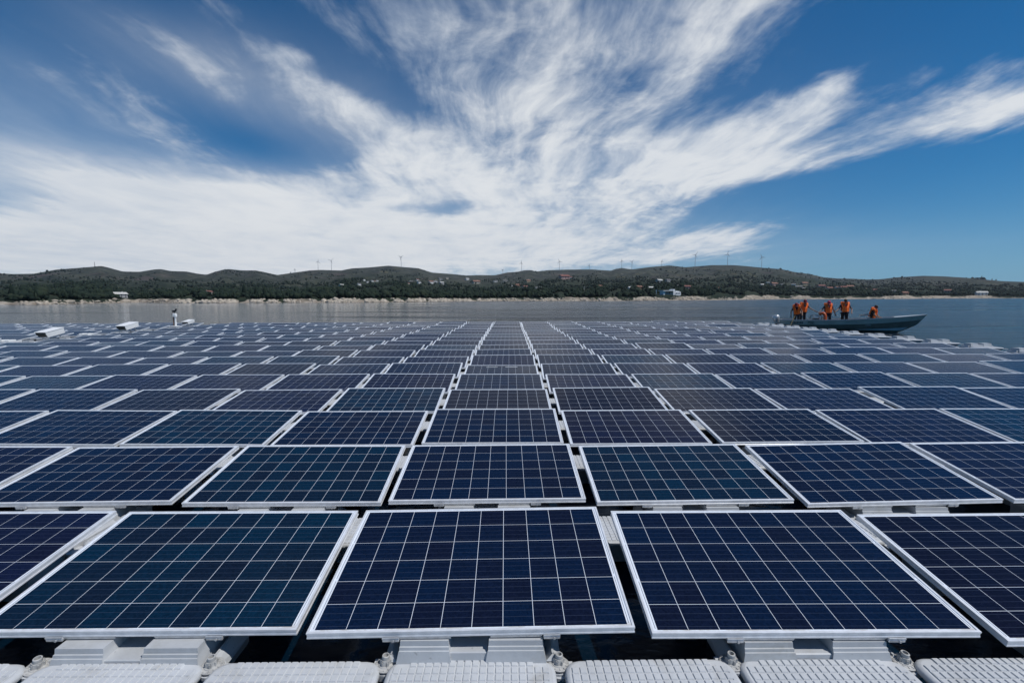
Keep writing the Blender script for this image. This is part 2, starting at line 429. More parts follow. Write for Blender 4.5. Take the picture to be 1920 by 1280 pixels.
def build_hills():
    ths = np.linspace(R(-74), R(74), 760)
    s = np.concatenate([np.linspace(-.02, .055, 26)[:-1], np.linspace(.055, 1, 80) ** 1.0, np.array([1.03, 1.1, 1.22])])
    TH, S = np.meshgrid(ths, s, indexing='ij')
    rs = shore_r(TH); Rr = rs + S * (RIDGE - rs)
    Z = ground_z(TH, Rr)
    dist = Rr - rs
    Z = np.where(dist < 0, -.5 + dist * .01, Z)
    # the bare granite bank: steps and lumps between the waterline and the trees
    bankn = fbm(TH * 240, Rr / 9.0, 4)
    Z = Z + np.where((dist > 1) & (dist < rs * .06), np.clip(bankn, -.9, 1.6) * .30, 0)
    X = np.sin(TH) * Rr; Y = np.cos(TH) * Rr
    V = np.stack([X, Y, Z], -1).reshape(-1, 3)
    a, b = TH.shape
    idx = np.arange(a * b).reshape(a, b)
    Fq = np.stack([idx[:-1, :-1], idx[:-1, 1:], idx[1:, 1:], idx[1:, :-1]], -1).reshape(-1, 4)
    me = bpy.data.meshes.new('hills')
    me.vertices.add(len(V)); me.vertices.foreach_set('co', V.ravel().astype(np.float32))
    me.loops.add(Fq.size); me.loops.foreach_set('vertex_index', Fq.ravel().astype(np.int32))
    me.polygons.add(len(Fq)); me.polygons.foreach_set('loop_start', np.arange(0, Fq.size, 4, dtype=np.int32))
    me.polygons.foreach_set('use_smooth', np.ones(len(Fq), bool))
    wid = rs * .055 * np.clip(.62 + .55 * fbm(TH * 38, TH * 11, 4), .16, 1.25)      # the bare strip comes and goes along the shore
    bank = np.clip(1 - dist / wid, 0, 1) * (dist < wid)
    at = me.attributes.new('bank', 'FLOAT', 'POINT'); at.data.foreach_set('value', bank.ravel().astype(np.float32))
    at = me.attributes.new('upslope', 'FLOAT', 'POINT'); at.data.foreach_set('value', np.clip(S, 0, 1).ravel().astype(np.float32))
    me.update(calc_edges=True)
    m = bpy.data.materials.new('hillside'); m.use_nodes = True
    T = NT(m.node_tree); bs = m.node_tree.nodes['Principled BSDF']
    bs.inputs['Roughness'].default_value = .95; bs.inputs['Specular IOR Level'].default_value = .1
    tc = T.node('ShaderNodeTexCoord'); P = tc.outputs['Object']
    big = T.noise(P, .0026, 6, .6, .5); mid = T.noise(P, .011, 7, .65, .6); fine = T.noise(P, .07, 6, .7)
    au = T.node('ShaderNodeAttribute', attribute_name='upslope'); ab = T.node('ShaderNodeAttribute', attribute_name='bank')
    forest = T.mix(T.ramp(fine, .38, .62), (.010, .018, .013), (.038, .048, .028))
    heath = T.mix(T.ramp(mid, .38, .62), (.026, .031, .026), (.062, .068, .048))
    heath = T.mix(T.math('MULTIPLY', T.ramp(T.noise(P, .030, 5, .7, .5), .50, .60), .8), heath, (.016, .023, .017))
    f1 = T.ramp(T.math('ADD', T.math('MULTIPLY_ADD', au.outputs['Fac'], .38, -.12), T.math('ADD', T.math('MULTIPLY', big, .5), T.math('MULTIPLY', mid, .55))), .50, .66)
    c = T.mix(f1, forest, heath)
    heather = T.ramp(T.noise(P, .0048, 6, .62, .8), .56, .66)
    c = T.mix(T.math('MULTIPLY', heather, T.math('MULTIPLY', f1, .75)), c, (.082, .062, .060))
    rockp = T.ramp(T.noise(P, .028, 8, .75, .4), .57, .66)
    c = T.mix(T.math('MULTIPLY', rockp, T.math('MULTIPLY', f1, .75)), c, (.22, .21, .19))
    field = T.ramp(T.noise(P, .0085, 3, .5), .66, .70)
    c = T.mix(T.math('MULTIPLY', field, .5), c, (.13, .115, .062))
    granite = T.mix(T.ramp(T.noise(P, .14, 7, .65, .5), .3, .7), (.20, .165, .125), (.50, .44, .36))
    granite = T.mix(T.ramp(T.noise(P, .05, 6, .7, .3), .60, .70), granite, (.10, .085, .055))
    bk = T.ramp(T.math('ADD', ab.outputs['Fac'], T.math('MULTIPLY', T.math('SUBTRACT', T.noise(P, .035, 5, .65), .5), .95)), .22, .34)
    c = T.mix(bk, c, granite)
    T.link(c, bs.inputs['Base Color'])
    bp = T.node('ShaderNodeBump'); bp.inputs['Strength'].default_value = 1.0; bp.inputs['Distance'].default_value = 16.0
    T.link(T.math('ADD', T.math('MULTIPLY', mid, .6), T.math('MULTIPLY', fine, .35)), bp.inputs['Height']); T.link(bp.outputs[0], bs.inputs['Normal'])
    me.materials.append(m)
    o = link(bpy.data.objects.new('hills', me))
    tag(o, 'low dark green hills with heath and a bare granite bank along the far shore', kind='structure')
build_hills()

def scatter(name, protos, pos, scale, rot, pick, squash, m):
    """many small far-off shapes as one mesh, by numpy"""
    Vs, Fs, base = [], [], 0
    for k, (pv, pf) in enumerate(protos):
        sel = np.where(pick == k)[0]
        if len(sel) == 0: continue
        c, s = np.cos(rot[sel]), np.sin(rot[sel])
        x = pv[None, :, 0] * c[:, None] - pv[None, :, 1] * s[:, None]
        y = pv[None, :, 0] * s[:, None] + pv[None, :, 1] * c[:, None]
        z = np.broadcast_to(pv[None, :, 2], x.shape)
        V = np.stack([x * scale[sel, None], y * scale[sel, None], z * scale[sel, None] * squash[sel, None]], -1) + pos[sel, None, :]
        F = pf[None] + (np.arange(len(sel)) * len(pv))[:, None, None] + base
        Vs.append(V.reshape(-1, 3)); Fs.append(F.reshape(-1, 3)); base += len(sel) * len(pv)
    V = np.concatenate(Vs); Fc = np.concatenate(Fs)
    me = bpy.data.meshes.new(name)
    me.vertices.add(len(V)); me.vertices.foreach_set('co', V.ravel().astype(np.float32))
    me.loops.add(Fc.size); me.loops.foreach_set('vertex_index', Fc.ravel().astype(np.int32))
    me.polygons.add(len(Fc)); me.polygons.foreach_set('loop_start', np.arange(0, Fc.size, 3, dtype=np.int32))
    me.update(calc_edges=True); me.materials.append(m)
    return link(bpy.data.objects.new(name, me))

def lump(seed, sub=1, rough=.25, sq=(1, 1, 1)):
    bm = bmesh.new(); bmesh.ops.create_icosphere(bm, subdivisions=sub, radius=1.0)
    rr = random.Random(seed)
    for v in bm.verts:
        k = 1 + rr.uniform(-rough, rough); v.co = Vector((v.co.x * k * sq[0], v.co.y * k * sq[1], v.co.z * k * sq[2]))
    V = np.array([v.co[:] for v in bm.verts]); Fc = np.array([[v.index for v in f.verts] for f in bm.faces]); bm.free()
    return V, Fc

def foliage_mat():
    m = bpy.data.materials.new('far_foliage'); m.use_nodes = True
    T = NT(m.node_tree); b = m.node_tree.nodes['Principled BSDF']
    b.inputs['Roughness'].default_value = .9; b.inputs['Specular IOR Level'].default_value = .1
    g = T.node('ShaderNodeNewGeometry'); rp = T.node('ShaderNodeValToRGB')
    e = rp.color_ramp.elements; e[0].position = 0; e[0].color = (.010, .019, .014, 1); e[1].position = 1; e[1].color = (.032, .043, .027, 1)
    x = e.new(.45); x.color = (.016, .027, .019, 1)
    x = e.new(.8); x.color = (.024, .037, .023, 1)
    T.link(g.outputs['Random Per Island'], rp.inputs[0])
    tc = T.node('ShaderNodeTexCoord'); n = T.noise(tc.outputs['Object'], .6, 4, .7)
    T.link(T.mix(T.ramp(n, .35, .7), T.mix(.35, rp.outputs[0], (.01, .016, .01)), rp.outputs[0]), b.inputs['Base Color'])
    return m

HOUSES = [(122, 555.5, 4, 'white', 'grey'), (225, 557.5, 13, 'grey', 'pale'), (392, 552, 9, 'cream', 'red'), (641, 537.5, 8, 'cream', 'pale'), (673, 534.5, 6, 'white', 'grey'), (683, 526, 3, 'white', 'pale'),
          (690, 530, 4, 'white', 'grey'), (698, 528, 4, 'white', 'grey'), (703, 528, 3, 'cream', 'red'), (707, 528, 4, 'white', 'grey'), (730, 543, 4, 'grey', 'grey'), (770, 530, 6, 'white', 'grey'), (766, 533, 4, 'cream', 'red'),
          (783, 526, 5, 'white', 'red'), (786, 531, 6, 'white', 'grey'), (773, 546, 6, 'white', 'pale'), (798, 548, 4, 'cream', 'grey'), (808, 531, 8, 'white', 'terracotta'), (816, 529, 6, 'white', 'grey'), (828, 532, 7, 'grey', 'pale'),
          (826, 525, 6, 'grey', 'grey'), (838, 523, 5, 'cream', 'grey'), (876, 525, 6, 'white', 'pale'), (893, 532, 11, 'cream', 'terracotta'), (929, 529, 6, 'white', 'grey'), (947, 529, 7, 'cream', 'grey'),
          (959, 537, 4, 'white', 'grey'), (971, 537, 8, 'orange', 'terracotta'), (976, 535, 4, 'white', 'grey'), (985, 540, 8, 'pink', 'red'), (990, 529, 8, 'tan', 'terracotta'), (1006, 541, 5, 'grey', 'grey'), (1013, 541, 5, 'white', 'grey'),
          (1058, 524, 15, 'pink', 'red'), (1069, 522, 6, 'white', 'red'), (1078, 523.5, 4, 'white', 'grey'), (1124, 539, 8, 'orange', 'terracotta'), (1141, 543, 6, 'tan', 'pale'),
          (1184, 543, 10, 'white', 'pale'), (1198, 542, 9, 'orange', 'terracotta'), (1221, 543, 10, 'grey', 'pale'), (1236, 529.5, 10, 'grey', 'pale'), (1252, 528, 8, 'grey', 'grey'), (1288, 541, 10, 'pink', 'red'),
          (1289, 536, 3, 'white', 'grey'), (1272, 538, 6, 'cream', 'grey'), (1310, 541, 5, 'white', 'terracotta'), (1322, 539, 6, 'pink', 'red'), (1345, 542, 5, 'cream', 'red'),
          (1430, 536, 6, 'grey', 'pale'), (1440, 531.5, 5, 'white', 'grey'), (1451, 535.5, 9, 'pink', 'terracotta'), (1466, 536, 5, 'grey', 'grey'), (1487, 535.5, 6, 'white', 'grey'), (1508, 534.5, 8, 'tan', 'terracotta'),
          (1497, 541, 8, 'pink', 'grey'), (1508, 543, 6, 'cream', 'grey'), (1540, 539.5, 8, 'pink', 'red'), (1555, 543.5, 8, 'cream', 'red'), (1570, 541, 5, 'white', 'terracotta'), (1580, 542, 8, 'pink', 'red'), (1593, 540.5, 8, 'tan', 'terracotta'),
          (1622, 544, 5, 'white', 'terracotta'), (1640, 546, 6, 'pink', 'red'), (1676, 548, 5, 'grey', 'grey'), (1696, 552, 7, 'orange', 'terracotta'), (1776, 548, 7, 'pink', 'red'), (1840, 553.5, 9, 'white', 'pale')]
def build_forest():
    protos = []
    for k in range(4):                      # broad crowns made of two or three lumps on a short trunk
        rr = random.Random(100 + k); V, Fc = lump(k, 1, .28, (.50, .50, .45)); V = V + np.array([0, 0, .62])
        V2, F2 = lump(20 + k, 1, .3, (.34, .34, .30)); V2 = V2 + np.array([rr.uniform(-.35, .35), rr.uniform(-.35, .35), .42])
        protos.append((np.concatenate([V, V2]), np.concatenate([Fc, F2 + len(V)])))
    for k in range(2):                      # pines
        V, Fc = lump(40 + k, 1, .22, (.26, .26, .62)); V = V.copy(); t = np.clip((V[:, 2] + .6) / 1.2, 0, 1)
        V[:, 0] *= 1.25 - t * .8; V[:, 1] *= 1.25 - t * .8; V = V + np.array([0, 0, .72])
        protos.append((V, Fc))
    n = 42000
    th = rng.uniform(R(-58), R(58), n); rs = shore_r(th)
    s = rng.beta(.85, 3.2, n) * .72 + .004
    r = rs * 1.03 + s * (RIDGE - rs)
    dens = fbm(th * 34 + 11, r / 150.0, 4) * 1.2 + 0.55 * (1 - s * 3.4)
    keep = dens > rng.uniform(-.75, .75, n); th, r, s = th[keep], r[keep], s[keep]
    n2 = 8000                               # scrub and small pines, in clumps, up to the ridge
    th2 = rng.uniform(R(-58), R(58), n2); s2 = rng.uniform(.18, .95, n2); r2 = shore_r(th2) + s2 * (RIDGE - shore_r(th2))
    k2 = fbm(th2 * 22 + 3, r2 / 260.0, 4) > .55
    th, r, s = np.concatenate([th, th2[k2]]), np.concatenate([r, r2[k2]]), np.concatenate([s, s2[k2]])
    z = ground_z(th, r) - .4
    clear = np.zeros(len(th), bool)          # nothing grows on the houses or right before them
    for (px, py, w, *_) in HOUSES + [(1257, 552.5, 40, 0, 0), (1231, 551.5, 6, 0, 0)]:
        p, rh, tp = ground_at(px, py); clear |= (np.abs(th - tp) < (w * .55 + .8) / F_PX) & (r > rh - 45) & (r < rh + 8)
    th, r, s, z = th[~clear], r[~clear], s[~clear], z[~clear]
    pos = np.stack([np.sin(th) * r, np.cos(th) * r, z], -1)
    k = len(th)
    scale = rng.uniform(1.8, 4.0, k) * np.where(rng.random(k) < .07, 1.5, 1) * (1 + s * .7)
    o = scatter('forest', protos, pos, scale, rng.uniform(0, 6.28, k), rng.choice(6, k, p=[.22, .22, .2, .16, .1, .1]), rng.uniform(.8, 1.25, k), foliage_mat())
    tag(o, 'dark green mixed woodland covering the lower hills beyond the far shore', kind='stuff')
build_forest()

def build_rocks():
    protos = [lump(60 + k, 1, .34, (1, .8, .55)) for k in range(5)]
    n = 5200
    th = np.concatenate([rng.uniform(R(-56), R(56), n // 2), rng.uniform(azel(330, 560)[0], azel(900, 560)[0], n // 2)])
    rs = shore_r(th); r = rs + rng.beta(1.2, 1.8, n) * rs * .038
    keep = fbm(th * 120, r / 18.0, 3) > -.35; th, r = th[keep], r[keep]
    z = ground_z(th, r) + .1; k = len(th)
    pos = np.stack([np.sin(th) * r, np.cos(th) * r, z], -1)
    m = mat('granite', (.40, .35, .285), .9, spec=.2, noise=(.35, .34))
    o = scatter('shore_rocks', protos, pos, rng.gamma(2.2, .26, k) + .2, rng.uniform(0, 6.28, k), rng.integers(0, 5, k), rng.uniform(.6, 1.4, k), m)
    tag(o, 'pale granite boulders along the far waterline', kind='stuff')
build_rocks()

def build_haze():
    b = MB(); b.box(-3600, 3600, -3600, 3600, -1.5, 420)
    m = bpy.data.materials.new('air'); m.use_nodes = True; t = m.node_tree
    for n in list(t.nodes): t.nodes.remove(n)
    T = NT(t); o = T.node('ShaderNodeOutputMaterial'); v = T.node('ShaderNodeVolumePrincipled')
    v.inputs['Color'].default_value = (.80, .88, 1.0, 1); v.inputs['Density'].default_value = 5.5e-5; v.inputs['Anisotropy'].default_value = .3
    T.link(v.outputs[0], o.inputs['Volume'])
    tag(b.build('haze', m), 'thin blue summer haze over the lake and hills', kind='stuff')
build_haze()

# ---------------------------------------------------------------- solar panels
PW, PL, PH = 1.650, 0.992, 0.035
C_X, P_Y, Y0, TILT, Z_LOW = 1.738, 1.4559, 2.070, 0.1553, 0.36
N_ROWS, C_MAX, C_SERVICE = 19, 8, -11
POSE = {(0, 0): (-0.0032, 0.0, 0.0162, 0.0024, -0.007, 0.0104), (0, 1): (0.0014, 0.0253, 0.0004, -0.0091, -0.0021, 0.0101),
        (0, 2): (-0.0117, 0.0156, 0.0057, 0.0044, 0.0016, 0.0007), (1, 1): (0.0031, 0.0099, -0.0111, -0.0038, -0.0054, 0.0071),
        (1, 2): (-0.0215, -0.0004, -0.0051, -0.005, -0.001, 0.0024), (-1, 2): (-0.0181, -0.0064, -0.005, -0.0045, 0.0009, 0.0014),
        (-1, 1): (0.0161, 0.0406, -0.0244, 0.0105, 0.0107, 0.0183), (1, 0): (-0.0052, -0.0039, -0.0042, 0.0013, -0.0045, -0.0084),
        (2, 0): (0.0085, -0.0421, -0.0222, 0.0065, -0.0039, 0.0001), (-1, 0): (0.0033, 0.0489, -0.0153, -0.0012, 0.0059, 0.01),
        (-2, 0): (0.0097, 0.0138, 0.0043, 0.0033, -0.0007, 0.0002), (2, 1): (0.0129, -0.0049, -0.0204, 0.0188, -0.0133, 0.0165),
        (-2, 1): (0.0009, 0.0307, -0.0074, -0.009, 0.0021, 0.0222)}
CELL_PX, CELL_PY, CELL = .1585, .1583, .1558
CY0 = (PL - 6 * CELL_PY) / 2 + CELL_PY / 2

def cell_mat(single):
    m = bpy.data.materials.new('silicon_cell' if single else 'silicon_cells'); m.use_nodes = True
    T = NT(m.node_tree); b = m.node_tree.nodes['Principled BSDF']
    oi = T.node('ShaderNodeObjectInfo'); g = T.node('ShaderNodeNewGeometry')
    rnd = oi.outputs['Random'] if single else g.outputs['Random Per Island']
    uv = T.node('ShaderNodeUVMap', uv_map='cell'); sp = T.node('ShaderNodeSeparateXYZ'); T.link(uv.outputs[0], sp.inputs[0])
    tc = T.node('ShaderNodeTexCoord')
    # tint of the module, a small step per cell, and the frosty crystal grain
    base = T.mix(T.math('MULTIPLY', rnd, .60), oi.outputs['Color'], (.0072, .0064, .0150))
    vo = T.node('ShaderNodeTexVoronoi', feature='F1'); vo.inputs['Scale'].default_value = 95
    seed = T.node('ShaderNodeVectorMath', operation='ADD'); T.link(tc.outputs['Object'], seed.inputs[0]); T.link(T.vec(T.math('MULTIPLY', rnd, 37.0), oi.outputs['Random'], 0), seed.inputs[1])
    T.link(seed.outputs[0], vo.inputs['Vector'])
    sv = T.node('ShaderNodeSeparateColor'); T.link(vo.outputs['Color'], sv.inputs[0])
    grain = T.math('MULTIPLY_ADD', sv.outputs[0], .44, .78)
    base = T.mix(1.0, base, T.vec(grain, grain, grain), 'MULTIPLY')
    # busbars across the cell and the haze of fine fingers
    fy = T.math('FRACT', T.math('MULTIPLY', sp.outputs[1], 4.0))
    bus = T.math('LESS_THAN', T.math('ABSOLUTE', T.math('SUBTRACT', fy, .5)), .030)
    base = T.mix(T.math('MULTIPLY', bus, .34), base, (.07, .09, .14))
    # wind-blown dust that settles in smears
    dust = T.ramp(T.noise(tc.outputs['Object'], 3.0, 6, .65, .5), .48, .85)
    base = T.mix(T.math('MULTIPLY', dust, .010), base, (.32, .30, .27))
    spot = T.ramp(T.noise(seed.outputs[0], 34, 2, .5), .795, .81)
    base = T.mix(T.math('MULTIPLY', spot, .38), base, (.35, .34, .32))
    T.link(base, b.inputs['Base Color'])
    b.inputs['Roughness'].default_value = .45; b.inputs['Specular IOR Level'].default_value = .0
    b.inputs['Coat Weight'].default_value = 1.0; b.inputs['Coat IOR'].default_value = 1.23
    T.link(T.math('MULTIPLY_ADD', dust, .10, .14), b.inputs['Coat Roughness'])
    return m
M_CELL, M_CELLS = cell_mat(True), cell_mat(False)

def backsheet_mat():
    m = bpy.data.materials.new('white_backsheet'); m.use_nodes = True
    T = NT(m.node_tree); b = m.node_tree.nodes['Principled BSDF']; tc = T.node('ShaderNodeTexCoord')
    sp = T.node('ShaderNodeSeparateXYZ'); T.link(tc.outputs['Object'], sp.inputs[0])
    oi = T.node('ShaderNodeObjectInfo')
    n = T.noise(tc.outputs['Object'], 7, 6, .7, .4)
    low = T.math('MULTIPLY', T.ramp(sp.outputs[1], .05, .012), T.ramp(n, .42, .62))      # silt line that rain leaves along the low edge
    c = T.mix(T.math('MULTIPLY', low, .55), (.74, .79, .86), (.36, .30, .23))
    T.link(c, b.inputs['Base Color']); b.inputs['Roughness'].default_value = .5
    b.inputs['Coat Weight'].default_value = 1.0; b.inputs['Coat IOR'].default_value = 1.30; b.inputs['Coat Roughness'].default_value = .10
    return m
M_BACK = backsheet_mat()
M_ALU = mat('anodised_aluminium', (.84, .85, .865), .38, metal=.35, noise=(14, .10))
M_ALU2 = mat('mill_aluminium', (.62, .63, .64), .35, metal=.6, noise=(22, .14))
M_RIB = mat('tinned_ribbon', (.10, .105, .12), .35, metal=.4)

def frame_mesh(lod):
    # mitred profile swept round the four sides: (inset, height)
    prof = [(0, 0), (.0115, 0), (.0115, -.006), (.016, -.008), (.016, -.033), (.028, -.033), (.028, -.035), (0, -.035), (0, -.027), (.0018, -.0255), (.0018, -.0105), (0, -.009)] if lod == 0 else \
           [(0, 0), (.0115, 0), (.0115, -.008), (.022, -.035), (0, -.035)]
    n = len(prof); vs = []
    for (cx, cy) in ((-1, 0), (1, 0), (1, 1), (-1, 1)):
        for (i, z) in prof:
            vs.append((cx * (PW / 2 - i), (i if cy == 0 else PL - i), z))
    fs = [(k * n + j, ((k + 1) % 4) * n + j, ((k + 1) % 4) * n + (j + 1) % n, k * n + (j + 1) % n) for k in range(4) for j in range(n)]
    mb = MB(); mb.add(vs, fs)
    me = mb.mesh('frame', M_ALU)
    bm = bmesh.new(); bm.from_mesh(me); bmesh.ops.recalc_face_normals(bm, faces=bm.faces); bm.to_mesh(me); bm.free()
    return me
def quad_uv(me, uvs):
    ul = me.uv_layers.new(name='cell'); ul.data.foreach_set('uv', np.array(uvs, np.float32).ravel())
ME_FRAME, ME_FRAME_FAR = frame_mesh(0), frame_mesh(1)
mb = MB(); mb.box(-PW / 2 + .011, PW / 2 - .011, .011, PL - .011, -.0085, -.0040); ME_BACK = mb.mesh('backsheet', M_BACK)
mb = MB(); h = CELL / 2; mb.add([(-h, -h, 0), (h, -h, 0), (h, h, 0), (-h, h, 0), (-h, -h, -.0005), (h, -h, -.0005), (h, h, -.0005), (-h, h, -.0005)],
                                [(0, 1, 2, 3), (4, 5, 1, 0), (5, 6, 2, 1), (6, 7, 3, 2), (7, 4, 0, 3)])
ME_CELL = mb.mesh('solar_cell', M_CELL)
quad_uv(ME_CELL, [(0, 0), (1, 0), (1, 1), (0, 1)] + [(0, 0)] * 16)
mb = MB(); uvs = []
for i in range(10):
    for j in range(6):
        cx, cy = (i - 4.5) * CELL_PX, CY0 + j * CELL_PY
        mb.add([(cx - h, cy - h, 0), (cx + h, cy - h, 0), (cx + h, cy + h, 0), (cx - h, cy + h, 0)], [(0, 1, 2, 3)]); uvs += [(0, 0), (1, 0), (1, 1), (0, 1)]
ME_CELLS = mb.mesh('cell_array', M_CELLS); quad_uv(ME_CELLS, uvs)
CELL_Z = -.0037
mb = MB()                                    # dark ribbons in the side margins
for sx in (-1, 1):
    for k, (a, b) in enumerate(((.03, .34), (.36, .65), (.66, .965))):
        x = sx * (.8005 + .003 * (k % 2)); mb.box(x - .0011, x + .0011, a, b, -.0042, -.0034)
ME_RIBBON = mb.mesh('ribbon', M_RIB)
mb = MB(); mb.box(-.042, .042, -.010, .030, -.0545, -.0355, 0, None, .003); mb.box(-.042, .042, -.010, -.004, -.0355, -.029)
mb.cyl((0.012, -.0101, -.046), (.012, -.016, -.046), .006, n=8); ME_CLAMP = mb.mesh('clamp', M_ALU2)
mb = MB(); mb.box(-.13, .13, .004, .030, -.0525, -.0372, 0); mb.box(-.13, .13, .001, .004, -.0415, -.0372, 0); ME_RAIL = mb.mesh('rail', M_ALU2)

def visible(X, Y, m=1.3):
    """roughly inside the frame, with a margin for a step to the side"""
    return abs(X) - .9 < 1.165 * Y + m
GAPS_X = {}
def pose_of(c, k):
    if (c, k) in POSE: q = POSE[(c, k)]
    else:
        rr = random.Random(c * 131 + k * 977 + 5)
        q = (rr.gauss(0, .007), rr.gauss(0, .012), rr.gauss(0, .010) + .012 * math.sin(c * .55 + k * .8), rr.gauss(0, .010), rr.gauss(0, .006), rr.gauss(0, .006))
    # the raft bows very slightly inward towards its far right corner
    return (c * C_X + q[0] - max(c, 0) / 8 * min(k, 12) * .012, Y0 + k * P_Y + q[1], Z_LOW + q[2], TILT + q[3], q[4], q[5])
TINTS = [((.0032, .0115, .0360), 'dark blue'), ((.0064, .0098, .0330), 'violet blue'), ((.0026, .0190, .0440), 'clear blue'), ((.0042, .0064, .0195), 'inky blue')]
def tint_of(c, k):
    if (c, k) in ((-1, 0), (-1, 1), (1, 1)): return TINTS[2]
    if (c, k) in ((0, 0), (0, 1), (1, 0), (0, 2)): return TINTS[0] if k else TINTS[0]
    rr = random.Random(c * 57 + k * 311 + 2)
    t, n = rr.choices(TINTS, (4, 3, 2, 2))[0]
    f = rr.uniform(.9, 1.15)
    return tuple(v * f for v in t), n
def column_words(c):
    if c == 0: return 'middle column'
    return f"{ORDN[abs(c)]} column {'right' if c > 0 else 'left'} of the middle"

def build_panels():
    rest = []; count = 0
    slots = []
    for k in range(N_ROWS):
        for c in range(-24, C_MAX + 1):
            if c == C_SERVICE: continue
            if visible(c * C_X, Y0 + k * P_Y + .5): slots.append((k, c))
    inframe = lambda k, c: abs(c * C_X - .2) - .85 < 1.16 * (Y0 + k * P_Y + .98)
    slots.sort(key=lambda s: (not inframe(*s), (Y0 + s[0] * P_Y) + .25 * abs(s[1] * C_X) / 4))
    for (k, c) in slots:
        x, y, z, rx, ry, rz = pose_of(c, k); (t, tn) = tint_of(c, k)
        Rm = (Matrix.Rotation(rz, 4, 'Z') @ Matrix.Rotation(rx, 4, 'X') @ Matrix.Rotation(ry, 4, 'Y'))
        if count >= 300 or not inframe(k, c):
            rest.append(Matrix.Translation((x, y, z)) @ Rm); continue
        count += 1
        root = empty('solar_panel', (x, y, z), Rm.to_euler())
        row = 'front row' if k == 0 else f'{ORD[k + 1]} row from the front'
        tag(root, f'{tn} solar panel, {row}, {column_words(c)}', 'solar panel', 'solar panels of the floating array')
        use('frame', ME_FRAME if k < 5 else ME_FRAME_FAR, root)
        use('backsheet', ME_BACK, root)
        if k < 3:
            for i in range(10):
                for j in range(6):
                    o = use('solar_cell', ME_CELL, root, ((i - 4.5) * CELL_PX, CY0 + j * CELL_PY, CELL_Z)); o.color = (*t, 1)
        else:
            o = use('cell_array', ME_CELLS, root, (0, 0, CELL_Z)); o.color = (*t, 1); o['kind'] = 'stuff'
        if k < 5: use('ribbon', ME_RIBBON, root)['kind'] = 'stuff'
        if k < 3:
            for sx in (-1, 1): use('clamp', ME_CLAMP, root, (sx * .405, 0, 0))
            for xx in (-.235, .225): use('rail', ME_RAIL, root, (xx, 0, 0))
    # all farther panels: one mass of the same frames, sheets and cells
    def arr(me): 
        v = np.array([p.co[:] for p in me.vertices]); return v, [tuple(p.vertices) for p in me.polygons]
    mb = MB(); uv = []
    parts = [(arr(ME_FRAME_FAR), 0, 0), (arr(ME_BACK), 1, 0), (arr(ME_CELLS), 2, CELL_Z)]
    for Mx in rest:
        A = np.array(Mx)
        for (v, fs), mi, dz in parts:
            vv = (v + np.array([0, 0, dz])) @ A[:3, :3].T + A[:3, 3]
            b = len(mb.v); mb.v += vv.tolist(); mb.f += [tuple(b + i for i in f) for f in fs]; mb.m += [mi] * len(fs); mb.sm += [False] * len(fs)
    me = mb.mesh('far_solar_panels', [M_ALU, M_BACK, M_CELLS])
    ul = me.uv_layers.new(name='cell'); q = np.zeros((len(me.loops), 2), np.float32)
    ls = np.array([p.loop_start for p in me.polygons if p.material_index == 2])
    for i, w in enumerate(((0, 0), (1, 0), (1, 1), (0, 1))): q[ls + i] = w
    ul.data.foreach_set('uv', q.ravel())
    o = link(bpy.data.objects.new('far_solar_panels', me)); o.color = (*TINTS[0][0], 1)
    tag(o, 'farthest dark blue solar panels along the back edges of the array', kind='stuff')
build_panels()

# ---------------------------------------------------------------- floats
WALK_Z, WALK_D, WALK_W = .227, .40, C_X / 2
M_FLOAT = mat('grey_polyethylene', (.53, .55, .57), .48, spec=.4, noise=(5, .06), bump=(60, .10), dirt=(4.5, .38, (.30, .28, .235)))
M_FLOAT2 = mat('grey_polyethylene_moulded', (.47, .49, .51), .5, spec=.4, noise=(6, .08), bump=(60, .08), dirt=(3.5, .40, (.27, .255, .21)))
M_PIN = mat('weathered_grey_plastic', (.40, .40, .39), .55, noise=(40, .22))

def outline(w, d, cut, n=4):
    """octagon-like outline with rounded, cut corners"""
    hx, hy = w / 2, d / 2; pts = []
    for sx, sy, a0 in ((1, 1, 0), (-1, 1, 90), (-1, -1, 180), (1, -1, 270)):
        cx, cy = sx * (hx - cut), sy * (hy - cut)
        for i in range(n + 1):
            a = R(a0 + 90 * i / n); pts.append((cx + math.cos(a) * cut, cy + math.sin(a) * cut))
    return pts
def walkway_body():
    mb = MB(); rings = []
    for (z, inset) in ((-.26, .13), (-.20, .125), (-.05, .020), (-.03, 0), (-.012, .004), (-.004, .012), (-.001, .022)):
        rings.append([(x, y - WALK_D / 2, z) for (x, y) in outline(WALK_W - .035 - 2 * inset, WALK_D - 2 * inset, .075 - inset * .5)])
    mb.loft(rings)
    for sx in (-1, 1):                        # ears with the pin holes, one lapped over the other
        for sy in (0, 1):
            ex, ey = sx * WALK_W / 2, -.012 if sy else -WALK_D + .012; z = -.030 if sx > 0 else -.047
            ring = lambda zz: [(ex + math.cos(t) * .058, ey + math.sin(t) * .058, zz) for t in [2 * math.pi * i / 20 for i in range(20)]]
            mb.loft([ring(z - .016), ring(z)], smooth=False)
            mb.box(min(ex, ex - sx * .07), max(ex, ex - sx * .07), ey - .05, ey + .05, z - .015, z - .001)
    return mb
